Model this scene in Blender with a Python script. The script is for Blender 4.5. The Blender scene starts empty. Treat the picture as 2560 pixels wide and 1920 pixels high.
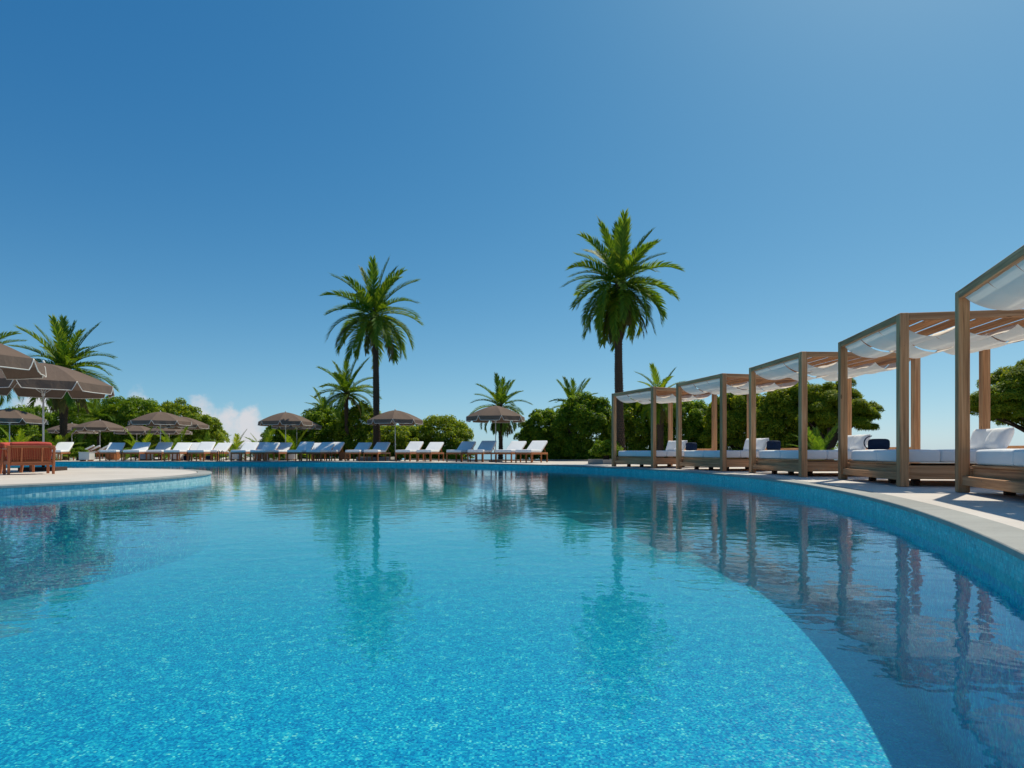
import bpy, bmesh, math, random
import numpy as np
from mathutils import Vector, Matrix, Euler

rnd = random.Random(7)
R = math.radians
sc = bpy.context.scene
COL = sc.collection

# ------------------------------------------------------------------ camera, sky, sun, exposure
FPX = 1550.0                       # focal length in pixels of the 2560 px wide photograph
EYE = 0.525
cam_d = bpy.data.cameras.new('camera')
cam = bpy.data.objects.new('camera', cam_d)
COL.objects.link(cam)
cam.location = (0, 0, EYE)
cam.rotation_euler = (R(90), 0, 0)
cam_d.sensor_width = 36.0
cam_d.lens = 36.0 * FPX / 2560.0
cam_d.shift_y = 169.0 / 2560.0
cam_d.clip_start = 0.05
cam_d.clip_end = 90000
sc.camera = cam

SUN_AZ, SUN_EL = 42.0, 55.5        # azimuth measured from +Y towards +X
world = bpy.data.worlds.new('World')
sc.world = world
world.use_nodes = True
wt = world.node_tree
wt.nodes.clear()
def wn(t, **k):
    n = wt.nodes.new(t)
    for a, b in k.items(): setattr(n, a, b)
    return n
def wmath(op, a, b=None, c=None):
    n = wn('ShaderNodeMath', operation=op)
    for i, v in enumerate((a, b, c)):
        if v is None: continue
        if isinstance(v, (int, float)): n.inputs[i].default_value = v
        else: wt.links.new(v, n.inputs[i])
    return n.outputs[0]
sky = wn('ShaderNodeTexSky', sky_type='NISHITA')
sky.sun_disc = False
sky.sun_elevation = R(SUN_EL)
sky.sun_rotation = R(SUN_AZ)
sky.altitude = 0
sky.air_density = 0.5
sky.dust_density = 0.65
sky.ozone_density = 3.0
# a low bank of cumulus round the horizon: its top varies with the compass direction
tc = wn('ShaderNodeTexCoord')
sep = wn('ShaderNodeSeparateXYZ')
wt.links.new(tc.outputs['Generated'], sep.inputs[0])
az = wmath('ARCTAN2', sep.outputs[0], sep.outputs[1])
el = wmath('ARCSINE', sep.outputs[2])
azd = wmath('MULTIPLY', az, 57.2958)
eld = wmath('MULTIPLY', el, 57.2958)
comb = wn('ShaderNodeCombineXYZ')
wt.links.new(azd, comb.inputs[0]); wt.links.new(eld, comb.inputs[1])
ridge = None
for (a0, s, h) in ((-26.6, 1.9, 4.9), (-24.8, 2.6, 3.9), (-23.0, 1.5, 4.2), (-31.0, 1.3, 5.2), (-36.5, 3.2, 5.3), (-48, 7, 5.0), (62, 9, 4.5), (105, 8, 5.2), (150, 12, 4.4), (-95, 10, 5.6), (-140, 11, 4.6)):
    d = wmath('DIVIDE', wmath('SUBTRACT', azd, a0), s)
    g = wmath('MULTIPLY', wmath('POWER', 2.718, wmath('MULTIPLY', wmath('MULTIPLY', d, d), -0.7)), h)
    ridge = g if ridge is None else wmath('MAXIMUM', ridge, g)
nz = wn('ShaderNodeTexNoise'); nz.inputs['Scale'].default_value = 0.75; nz.inputs['Detail'].default_value = 7; nz.inputs['Roughness'].default_value = 0.55
wt.links.new(comb.outputs[0], nz.inputs['Vector'])
nz2 = wn('ShaderNodeTexNoise'); nz2.inputs['Scale'].default_value = 0.42; nz2.inputs['Detail'].default_value = 4
mp2 = wn('ShaderNodeMapping'); mp2.inputs['Location'].default_value = (13.0, 4.0, 0)
wt.links.new(comb.outputs[0], mp2.inputs[0]); wt.links.new(mp2.outputs[0], nz2.inputs['Vector'])
edge = wmath('ADD', wmath('SUBTRACT', ridge, eld), wmath('MULTIPLY', wmath('SUBTRACT', nz.outputs['Fac'], 0.55), 3.6))
mr = wn('ShaderNodeMapRange', interpolation_type='SMOOTHSTEP')
mr.inputs[1].default_value = -0.35; mr.inputs[2].default_value = 1.1
wt.links.new(edge, mr.inputs[0])
mr2 = wn('ShaderNodeMapRange', interpolation_type='SMOOTHSTEP')
mr2.inputs[1].default_value = 0.33; mr2.inputs[2].default_value = 0.56; mr2.inputs[3].default_value = 0.6; mr2.inputs[4].default_value = 1.0
wt.links.new(nz2.outputs['Fac'], mr2.inputs[0])
cmask = wmath('MULTIPLY', wmath('MULTIPLY', mr.outputs[0], mr2.outputs[0]), 0.95)
SKY_STR = 0.10
mixc = wn('ShaderNodeMix', data_type='RGBA')
wt.links.new(cmask, mixc.inputs[0])
# the photograph's rendering of clear sky: one tone curve per channel
sepc = wn('ShaderNodeSeparateColor'); wt.links.new(sky.outputs[0], sepc.inputs[0])
comc = wn('ShaderNodeCombineColor')
for i, (gain, gam) in enumerate(((1.22, 1.46), (1.02, 0.87), (0.91, 0.59))):
    wt.links.new(wmath('MULTIPLY', wmath('POWER', wmath('MULTIPLY', sepc.outputs[i], 0.1), gam), gain / 0.1), comc.inputs[i])
hz = wn('ShaderNodeMix', data_type='RGBA')
wt.links.new(wmath('MULTIPLY', wmath('POWER', 2.718, wmath('DIVIDE', wmath('MAXIMUM', eld, 0.0), -7.5)), 0.45), hz.inputs[0])
wt.links.new(comc.outputs[0], hz.inputs[6]); hz.inputs[7].default_value = (0.45 / SKY_STR, 0.65 / SKY_STR, 0.73 / SKY_STR, 1)
wt.links.new(hz.outputs[2], mixc.inputs[6])
cl = 0.68 / SKY_STR
mixc.inputs[7].default_value = (cl, cl * 1.0, cl * 1.05, 1)
bg = wn('ShaderNodeBackground'); bg.inputs['Strength'].default_value = SKY_STR
wo = wn('ShaderNodeOutputWorld')
wt.links.new(mixc.outputs[2], bg.inputs[0])
wt.links.new(bg.outputs[0], wo.inputs[0])

sun_d = bpy.data.lights.new('sun', 'SUN')
sun_d.energy = 4.4
sun_d.angle = R(0.53)
sun_d.color = (1.0, 0.935, 0.77)
sun = bpy.data.objects.new('sun', sun_d)
COL.objects.link(sun)
sdir = Vector((math.sin(R(SUN_AZ)) * math.cos(R(SUN_EL)), math.cos(R(SUN_AZ)) * math.cos(R(SUN_EL)), math.sin(R(SUN_EL))))
sun.rotation_euler = sdir.to_track_quat('Z', 'Y').to_euler()
sun.location = sdir * 60

vs = sc.view_settings
vs.view_transform = 'Standard'
vs.look = 'None'
vs.exposure = 0.0
vs.gamma = 1.0
vs.use_curve_mapping = False
sc.cycles.use_denoising = True
sc.cycles.max_bounces = 10
sc.cycles.transparent_max_bounces = 16
sc.cycles.caustics_reflective = False
sc.cycles.caustics_refractive = False

# ------------------------------------------------------------------ materials
def lin(r, g, b):
    f = lambda c: (c / 255 / 12.92) if c / 255 <= 0.04045 else ((c / 255 + 0.055) / 1.055) ** 2.4
    return (f(r), f(g), f(b), 1.0)

class MT:
    def __init__(s, name):
        s.m = bpy.data.materials.new(name); s.m.use_nodes = True
        s.t = s.m.node_tree; s.t.nodes.clear()
        s.out = s.n('ShaderNodeOutputMaterial')
    def n(s, t, **k):
        x = s.t.nodes.new(t)
        for a, b in k.items(): setattr(x, a, b)
        return x
    def l(s, a, b): s.t.links.new(a, b)
    def put(s, sock, v):
        if hasattr(v, 'is_linked') or hasattr(v, 'links'): s.l(v, sock)
        else: sock.default_value = v
    def math(s, op, a, b=None, c=None, clamp=False):
        x = s.n('ShaderNodeMath', operation=op, use_clamp=clamp)
        for i, v in enumerate((a, b, c)):
            if v is not None: s.put(x.inputs[i], v)
        return x.outputs[0]
    def noise(s, vec, scale, detail=4, rough=0.5, dist=0.0):
        x = s.n('ShaderNodeTexNoise')
        if vec is not None: s.l(vec, x.inputs['Vector'])
        x.inputs['Scale'].default_value = scale; x.inputs['Detail'].default_value = detail
        x.inputs['Roughness'].default_value = rough; x.inputs['Distortion'].default_value = dist
        return x.outputs['Fac']
    def mapping(s, vec, scale=(1, 1, 1), loc=(0, 0, 0)):
        x = s.n('ShaderNodeMapping'); s.l(vec, x.inputs[0])
        x.inputs['Scale'].default_value = scale; x.inputs['Location'].default_value = loc
        return x.outputs[0]
    def ramp(s, fac, stops):
        x = s.n('ShaderNodeValToRGB'); s.l(fac, x.inputs[0])
        e = x.color_ramp.elements
        while len(e) < len(stops): e.new(0.5)
        for i, (p, c) in enumerate(stops):
            e[i].position = p; e[i].color = c
        return x.outputs[0]
    def mix(s, fac, a, b, blend='MIX'):
        x = s.n('ShaderNodeMix', data_type='RGBA', blend_type=blend)
        s.put(x.inputs[0], fac); s.put(x.inputs[6], a); s.put(x.inputs[7], b)
        return x.outputs[2]
    def bump(s, h, strength=0.5, dist=0.01, normal=None):
        x = s.n('ShaderNodeBump'); s.l(h, x.inputs['Height'])
        x.inputs['Strength'].default_value = strength; x.inputs['Distance'].default_value = dist
        if normal is not None: s.l(normal, x.inputs['Normal'])
        return x.outputs[0]
    def principled(s, color, rough=0.6, normal=None, spec=0.5, metal=0.0):
        x = s.n('ShaderNodeBsdfPrincipled')
        s.put(x.inputs['Base Color'], color); s.put(x.inputs['Roughness'], rough)
        x.inputs['Specular IOR Level'].default_value = spec; x.inputs['Metallic'].default_value = metal
        if normal is not None: s.l(normal, x.inputs['Normal'])
        return x.outputs[0]
    def done(s, shader):
        s.l(shader, s.out.inputs[0]); return s.m

MAT = {}
def wood(name, c1, c2, c3, rough=0.6, grain=1.0):
    t = MT(name)
    tcn = t.n('ShaderNodeTexCoord'); oi = t.n('ShaderNodeObjectInfo')
    off = t.n('ShaderNodeVectorMath', operation='ADD')
    sc3 = t.n('ShaderNodeVectorMath', operation='SCALE')
    cx = t.n('ShaderNodeCombineXYZ')
    for i in range(3): t.l(oi.outputs['Random'], cx.inputs[i])
    t.l(cx.outputs[0], sc3.inputs[0]); sc3.inputs['Scale'].default_value = 37.0
    t.l(tcn.outputs['Object'], off.inputs[0]); t.l(sc3.outputs[0], off.inputs[1])
    v = t.mapping(off.outputs[0], (0.9, 26 * grain, 26 * grain))
    a = t.noise(v, 1.0, 6, 0.6, 0.6)
    b = t.noise(t.mapping(off.outputs[0], (0.5, 3, 3)), 1.3, 3)
    col = t.ramp(a, [(0.28, c1), (0.52, c2), (0.75, c3)])
    blot = t.math('MULTIPLY_ADD', b, 0.7, 0.65)
    rn = t.math('MULTIPLY_ADD', oi.outputs['Random'], 0.3, 0.85)
    k = t.n('ShaderNodeCombineXYZ'); f = t.math('MULTIPLY', blot, rn)
    for i in range(3): t.l(f, k.inputs[i])
    col = t.mix(1.0, col, k.outputs[0], 'MULTIPLY')
    # a few knots
    vk = t.n('ShaderNodeTexVoronoi'); t.l(t.mapping(off.outputs[0], (1.6, 5, 5)), vk.inputs['Vector']); vk.inputs['Scale'].default_value = 1.0
    kn = t.math('LESS_THAN', vk.outputs['Distance'], 0.07)
    col = t.mix(t.math('MULTIPLY', kn, 0.65), col, (0.05, 0.025, 0.012, 1))
    MAT[name] = t.done(t.principled(col, rough, t.bump(a, 0.35, 0.004), 0.3))
wood('cabana_wood', lin(142, 96, 64), lin(200, 146, 102), lin(222, 176, 134), 0.7)
wood('teak', lin(122, 70, 40), lin(168, 104, 62), lin(190, 128, 82), 0.55, 1.6)
wood('chair_teak', lin(136, 76, 48), lin(178, 106, 70), lin(198, 132, 92), 0.55, 1.6)
wood('dark_wood', lin(40, 26, 20), lin(62, 42, 32), lin(84, 60, 46), 0.6)

def fabric(name, col, col2, scale=5.0, transl=0.0, bumpd=0.003, weave=420):
    t = MT(name)
    tcn = t.n('ShaderNodeTexCoord')
    a = t.noise(tcn.outputs['Object'], scale, 5, 0.55)
    c = t.mix(a, col, col2)
    w = t.noise(tcn.outputs['Object'], weave, 2)
    wr = t.noise(t.mapping(tcn.outputs['Object'], (2.0, 5.0, 3.0)), 2.0, 3, 0.5, 0.5)
    hh = t.math('ADD', t.math('MULTIPLY', wr, 3.0), t.math('MULTIPLY', w, 0.15))
    nrm = t.bump(hh, 0.45, bumpd)
    p = t.principled(c, 0.85, nrm, 0.15)
    if transl > 0:
        tr = t.n('ShaderNodeBsdfTranslucent'); t.l(c, tr.inputs[0]); t.l(nrm, tr.inputs['Normal'])
        mx = t.n('ShaderNodeMixShader'); mx.inputs[0].default_value = transl
        t.l(p, mx.inputs[1]); t.l(tr.outputs[0], mx.inputs[2])
        p = mx.outputs[0]
    MAT[name] = t.done(p)
fabric('white_cushion', (0.86, 0.86, 0.87, 1), (0.80, 0.80, 0.81, 1), 3.0, 0.0, 0.006)
fabric('canopy_cloth', (0.86, 0.83, 0.78, 1), (0.81, 0.78, 0.73, 1), 2.0, 0.10, 0.002)
fabric('parasol_cloth', lin(122, 104, 92), lin(106, 89, 79), 2.5, 0.10, 0.008)
fabric('red_cushion', lin(198, 92, 80), lin(176, 74, 66), 4.0, 0.0, 0.008)
fabric('navy_canvas', lin(22, 42, 72), lin(14, 30, 54), 6.0, 0.0, 0.004)
fabric('piping', (0.74, 0.71, 0.66, 1), (0.66, 0.63, 0.58, 1), 8.0, 0.0, 0.001)

def plain(name, col, rough=0.5, metal=0.0, var=0.1, scale=6.0, bumpd=0.001):
    t = MT(name); tcn = t.n('ShaderNodeTexCoord')
    a = t.noise(tcn.outputs['Object'], scale, 5, 0.6)
    c2 = tuple(x * (1 - var * 2) for x in col[:3]) + (1,)
    MAT[name] = t.done(t.principled(t.mix(a, c2, col), rough, t.bump(a, 0.4, bumpd), 0.4, metal))
plain('white_metal', (0.72, 0.72, 0.71, 1), 0.35, 0.0, 0.04)
plain('black_metal', (0.015, 0.015, 0.016, 1), 0.45)
plain('white_box', (0.74, 0.71, 0.66, 1), 0.7, 0, 0.05)
plain('planter_concrete', (0.36, 0.34, 0.31, 1), 0.85, 0, 0.15, 9, 0.004)
plain('soil', (0.05, 0.036, 0.022, 1), 0.95, 0, 0.3, 3, 0.03)
plain('dark_slot', (0.05, 0.05, 0.05, 1), 0.8)

def stone(name, c1, c2, fine, rough=0.75):
    t = MT(name); g = t.n('ShaderNodeNewGeometry')
    a = t.noise(g.outputs['Position'], 0.55, 6, 0.6)
    b = t.noise(g.outputs['Position'], fine, 6, 0.7)
    c = t.noise(t.mapping(g.outputs['Position'], (1, 3.5, 1)), 2.3, 5, 0.6, 0.6)
    f = t.math('ADD', t.math('MULTIPLY', a, 0.45), t.math('ADD', t.math('MULTIPLY', b, 0.3), t.math('MULTIPLY', c, 0.25)))
    col = t.ramp(f, [(0.36, c1), (0.62, c2)])
    MAT[name] = t.done(t.principled(col, rough, t.bump(b, 0.3, 0.002), 0.3))
stone('deck_stone', (0.50, 0.445, 0.395, 1), (0.66, 0.60, 0.545, 1), 38)
stone('coping_stone', (0.22, 0.22, 0.205, 1), (0.37, 0.37, 0.345, 1), 55, 0.7)

def mosaic(name, stops, tile, use_uv, tilt, grout, rough=0.3):
    t = MT(name)
    if use_uv:
        v = t.n('ShaderNodeUVMap').outputs[0]
    else:
        v = t.n('ShaderNodeNewGeometry').outputs['Position']
    v = t.mapping(v, (1 / tile,) * 3)
    sp = t.n('ShaderNodeSeparateXYZ'); t.l(v, sp.inputs[0])
    fx = t.math('FLOOR', sp.outputs[0]); fy = t.math('FLOOR', sp.outputs[1])
    cb = t.n('ShaderNodeCombineXYZ'); t.l(fx, cb.inputs[0]); t.l(fy, cb.inputs[1])
    wnz = t.n('ShaderNodeTexWhiteNoise', noise_dimensions='3D'); t.l(cb.outputs[0], wnz.inputs['Vector'])
    clus = t.noise(v, 0.13, 3, 0.6)
    val = t.math('ADD', t.math('MULTIPLY', wnz.outputs['Value'], 0.72), t.math('MULTIPLY', t.math('SUBTRACT', clus, 0.36), 1.0))
    col = t.ramp(val, stops)
    rx = t.math('FRACT', sp.outputs[0]); ry = t.math('FRACT', sp.outputs[1])
    ex = t.math('LESS_THAN', t.math('MINIMUM', rx, ry), 0.09)
    col = t.mix(ex, col, grout)
    ge = t.n('ShaderNodeNewGeometry')
    sub = t.n('ShaderNodeVectorMath', operation='SUBTRACT'); t.l(wnz.outputs['Color'], sub.inputs[0]); sub.inputs[1].default_value = (0.5, 0.5, 0.5)
    scl = t.n('ShaderNodeVectorMath', operation='SCALE'); t.l(sub.outputs[0], scl.inputs[0]); scl.inputs['Scale'].default_value = tilt
    add = t.n('ShaderNodeVectorMath', operation='ADD'); t.l(scl.outputs[0], add.inputs[0]); t.l(ge.outputs['Normal'], add.inputs[1])
    nm = t.n('ShaderNodeVectorMath', operation='NORMALIZE'); t.l(add.outputs[0], nm.inputs[0])
    MAT[name] = t.done(t.principled(col, rough, nm.outputs[0], 0.25))
mosaic('floor_mosaic', [(0.05, (0.001, 0.13, 0.54, 1)), (0.35, (0.002, 0.27, 0.70, 1)), (0.62, (0.005, 0.39, 0.77, 1)), (0.85, (0.04, 0.60, 0.88, 1)), (1.0, (0.36, 0.92, 0.96, 1))], 0.019, False, 0.42, (0.008, 0.36, 0.66, 1))
mosaic('wall_mosaic', [(0.1, (0.002, 0.40, 0.47, 1)), (0.45, (0.008, 0.56, 0.60, 1)), (0.8, (0.05, 0.66, 0.69, 1)), (1.0, (0.22, 0.80, 0.82, 1))], 0.025, True, 0.35, (0.02, 0.42, 0.46, 1), 0.35)

mosaic('sunlit_island_mosaic', [(0.1, (0.27, 0.52, 0.56, 1)), (0.45, (0.35, 0.59, 0.62, 1)), (0.8, (0.45, 0.66, 0.68, 1)), (1.0, (0.60, 0.76, 0.78, 1))], 0.05, True, 0.2, (0.20, 0.40, 0.44, 1), 0.35)  # island wall tiles made paler than wall_mosaic: sunlight put into their colour

mosaic('deep_mosaic', [(0.05, (0.001, 0.13, 0.48, 1)), (0.35, (0.002, 0.30, 0.62, 1)), (0.62, (0.006, 0.46, 0.70, 1)), (0.85, (0.07, 0.70, 0.84, 1)), (1.0, (0.50, 0.93, 0.96, 1))], 0.025, True, 0.4, (0.008, 0.36, 0.62, 1), 0.3)

# water: light passes straight through, Fresnel mirror on top, rippled by several octaves
t = MT('water')
pos = t.n('ShaderNodeNewGeometry').outputs['Position']
w1 = t.noise(t.mapping(pos, (1, 1.25, 1)), 1.1, 2, 0.5, 0.3)
w2 = t.noise(t.mapping(pos, (1.0, 1.3, 1), (5, 3, 0)), 4.8, 2, 0.5, 0.4)
w3 = t.noise(pos, 13.0, 2, 0.5)
w0 = t.noise(t.mapping(pos, (0.7, 1.2, 1), (2, 9, 0)), 0.55, 2, 0.5, 0.3)
hsum = t.math('ADD', t.math('ADD', t.math('MULTIPLY', w1, 0.65), t.math('MULTIPLY', w0, 0.55)), t.math('ADD', t.math('MULTIPLY', w2, 0.30), t.math('MULTIPLY', w3, 0.075)))
patch = t.noise(t.mapping(pos, (0.6, 1, 1)), 0.22, 3)
pm = t.math('MULTIPLY_ADD', patch, 1.5, 0.25)
hs = t.math('MULTIPLY', t.math('SUBTRACT', hsum, 0.79), pm)
nrm = t.bump(hs, 1.0, 0.0085)
fr = t.n('ShaderNodeFresnel'); fr.inputs['IOR'].default_value = 1.35; t.l(nrm, fr.inputs['Normal'])
gl = t.n('ShaderNodeBsdfGlossy'); gl.inputs['Roughness'].default_value = 0.0; gl.inputs['Color'].default_value = (1, 1, 1, 1); t.l(nrm, gl.inputs['Normal'])
tp = t.n('ShaderNodeBsdfTransparent'); tp.inputs['Color'].default_value = (0.70, 0.97, 0.985, 1)
mx = t.n('ShaderNodeMixShader'); t.l(fr.outputs[0], mx.inputs[0]); t.l(tp.outputs[0], mx.inputs[1]); t.l(gl.outputs[0], mx.inputs[2])
vsc = t.n('ShaderNodeVolumeScatter'); vsc.inputs['Color'].default_value = (0.02, 0.56, 1.0, 1)
vsc.inputs['Density'].default_value = 0.07; vsc.inputs['Anisotropy'].default_value = 0.25
t.l(vsc.outputs[0], t.out.inputs['Volume'])
MAT['water'] = t.done(mx.outputs[0])

t = MT('sea')
pos = t.n('ShaderNodeNewGeometry').outputs['Position']
MAT['sea'] = t.done(t.principled((0.02, 0.10, 0.15, 1), 0.12, t.bump(t.noise(pos, 0.12, 5, 0.6), 0.5, 0.6), 0.5))
t = MT('ground_cover')
pos = t.n('ShaderNodeNewGeometry').outputs['Position']
a = t.noise(pos, 1.6, 8, 0.7)
MAT['ground_cover'] = t.done(t.principled(t.ramp(a, [(0.3, (0.018, 0.03, 0.008, 1)), (0.55, (0.05, 0.07, 0.018, 1)), (0.75, (0.10, 0.08, 0.04, 1))]), 0.95, t.bump(a, 0.8, 0.1)))

def leafmat(name, dark, mid, light, rough=0.42, tr=0.35, per_object=False):
    t = MT(name)
    g = t.n('ShaderNodeNewGeometry'); oi = t.n('ShaderNodeObjectInfo')
    r = t.math('ADD', t.math('MULTIPLY', g.outputs['Random Per Island'], 0.6), t.math('MULTIPLY', oi.outputs['Random'], 0.4)) if per_object else g.outputs['Random Per Island']
    c = t.ramp(r, [(0.05, dark), (0.5, mid), (0.95, light)])
    p = t.principled(c, rough, None, 0.22)
    trn = t.n('ShaderNodeBsdfTranslucent')
    warm = t.mix(1.0, c, (1.55, 1.35, 0.5, 1), 'MULTIPLY'); t.l(warm, trn.inputs[0])
    mxs = t.n('ShaderNodeMixShader'); mxs.inputs[0].default_value = tr
    t.l(p, mxs.inputs[1]); t.l(trn.outputs[0], mxs.inputs[2])
    MAT[name] = t.done(mxs.outputs[0])
leafmat('leaf_broad', (0.065, 0.15, 0.012, 1), (0.14, 0.26, 0.018, 1), (0.28, 0.38, 0.028, 1), 0.5, 0.5)
leafmat('leaf_light', (0.10, 0.18, 0.014, 1), (0.19, 0.30, 0.022, 1), (0.38, 0.42, 0.035, 1), 0.5, 0.5)
leafmat('leaf_pine', (0.09, 0.16, 0.011, 1), (0.18, 0.27, 0.018, 1), (0.36, 0.39, 0.028, 1), 0.6, 0.5)
leafmat('frond_green', (0.06, 0.135, 0.014, 1), (0.12, 0.225, 0.02, 1), (0.25, 0.31, 0.03, 1), 0.55, 0.44, True)
leafmat('frond_bright', (0.09, 0.18, 0.012, 1), (0.18, 0.29, 0.02, 1), (0.34, 0.38, 0.035, 1), 0.55, 0.48, True)
leafmat('frond_old', (0.07, 0.07, 0.018, 1), (0.14, 0.12, 0.03, 1), (0.22, 0.16, 0.05, 1), 0.55, 0.2, True)
plain('palm_bark', (0.105, 0.068, 0.046, 1), 0.9, 0, 0.25, 9, 0.01)
plain('tree_bark', (0.07, 0.05, 0.036, 1), 0.9, 0, 0.25, 6, 0.01)

# ------------------------------------------------------------------ mesh helpers
def new_mesh(name, V, F, mat=None, smooth=False, uv=None):
    me = bpy.data.meshes.new(name)
    V = np.asarray(V, dtype=np.float32).reshape(-1, 3)
    if isinstance(F, np.ndarray):
        nf, k = F.shape
        me.vertices.add(len(V)); me.vertices.foreach_set('co', V.ravel())
        me.loops.add(nf * k); me.loops.foreach_set('vertex_index', F.ravel().astype(np.int32))
        me.polygons.add(nf)
        me.polygons.foreach_set('loop_start', np.arange(0, nf * k, k, dtype=np.int32))
        me.polygons.foreach_set('loop_total', np.full(nf, k, dtype=np.int32))
        me.update(calc_edges=True)
    else:
        me.from_pydata([tuple(v) for v in V], [], F)
        me.update()
    if smooth: me.polygons.foreach_set('use_smooth', [True] * len(me.polygons))
    if uv is not None:
        lay = me.uv_layers.new(name='UVMap')
        li = np.empty(len(me.loops), dtype=np.int32); me.loops.foreach_get('vertex_index', li)
        lay.data.foreach_set('uv', np.asarray(uv, dtype=np.float32)[li].ravel())
    if mat: me.materials.append(MAT[mat])
    return me

def link(name, me, parent=None, loc=(0, 0, 0), rot=(0, 0, 0), scale=None, **props):
    o = bpy.data.objects.new(name, me)
    COL.objects.link(o)
    o.location = loc; o.rotation_euler = rot
    if scale is not None: o.scale = scale if hasattr(scale, '__len__') else (scale,) * 3
    if parent is not None: o.parent = parent
    for k, v in props.items(): o[k] = v
    return o

def thing(name, label, category, loc, rz=0.0, group=None, scale=None):
    o = link(name, None, None, loc, (0, 0, rz), scale)
    o.empty_display_size = 0.2
    o['label'] = label; o['category'] = category
    if group: o['group'] = group
    return o

class MB:
    """collects vertices and faces of one mesh"""
    def __init__(s): s.V = []; s.F = []
    def add(s, V, F):
        n = len(s.V); s.V += [tuple(v) for v in V]; s.F += [tuple(i + n for i in f) for f in F]
    def tube(s, pts, rad, k=6, cap=True):
        pts = [Vector(p) for p in pts]
        if not hasattr(rad, '__len__'): rad = [rad] * len(pts)
        V = []; F = []; up = Vector((0, 0, 1)); prev = None
        for i, p in enumerate(pts):
            d = (pts[min(i + 1, len(pts) - 1)] - pts[max(i - 1, 0)]).normalized()
            a = prev if prev is not None else (up if abs(d.z) < 0.9 else Vector((1, 0, 0)))
            x = (a - d * a.dot(d)).normalized(); y = d.cross(x); prev = x
            for j in range(k):
                t_ = 2 * math.pi * j / k
                V.append(p + (x * math.cos(t_) + y * math.sin(t_)) * rad[i])
        for i in range(len(pts) - 1):
            for j in range(k):
                F.append((i * k + j, i * k + (j + 1) % k, (i + 1) * k + (j + 1) % k, (i + 1) * k + j))
        if cap:
            F.append(tuple(range(k - 1, -1, -1))); F.append(tuple((len(pts) - 1) * k + j for j in range(k)))
        s.add(V, F)
    def box(s, c, d, rz=0):
        x, y, z = (q / 2 for q in d); cs, sn = math.cos(rz), math.sin(rz)
        V = [(c[0] + a * x * cs - b * y * sn, c[1] + a * x * sn + b * y * cs, c[2] + e * z) for a in (-1, 1) for b in (-1, 1) for e in (-1, 1)]
        s.add(V, [(0, 1, 3, 2), (4, 6, 7, 5), (0, 4, 5, 1), (2, 3, 7, 6), (0, 2, 6, 4), (1, 5, 7, 3)])
    def mesh(s, name, mat, smooth=False): return new_mesh(name, s.V, s.F, mat, smooth)

_cb = {}
def chamfer_box(d, mat, c=0.006):
    """box of size d centred on the origin with chamfered edges (44 triangles)"""
    key = (tuple(round(q, 4) for q in d), mat, c)
    if key in _cb: return _cb[key]
    bm = bmesh.new(); bmesh.ops.create_cube(bm, size=1.0)
    bmesh.ops.scale(bm, vec=d, verts=bm.verts)
    bmesh.ops.bevel(bm, geom=bm.edges[:], offset=min(c, min(d) * 0.3), segments=1, affect='EDGES')
    me = bpy.data.meshes.new('box'); bm.to_mesh(me); bm.free(); me.materials.append(MAT[mat])
    _cb[key] = me; return me

def beam(name, p0, p1, w, h, mat, parent, c=0.006, roll=0.0, **props):
    """timber from p0 to p1, its long axis on local X so that the grain follows it; w across, h up"""
    p0, p1 = Vector(p0), Vector(p1); d = p1 - p0; L = d.length
    me = chamfer_box((round(L, 3), w, h), mat, c)
    q = d.to_track_quat('X', 'Z')
    if abs(d.normalized().z) > 0.999: q = Euler((0, -math.pi / 2 if d.z > 0 else math.pi / 2, 0)).to_quaternion()
    o = link(name, me, parent, (p0 + p1) / 2, (0, 0, 0), **props)
    if roll: q = q @ Euler((roll, 0, 0)).to_quaternion()
    o.rotation_euler = q.to_euler()
    return o

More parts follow.
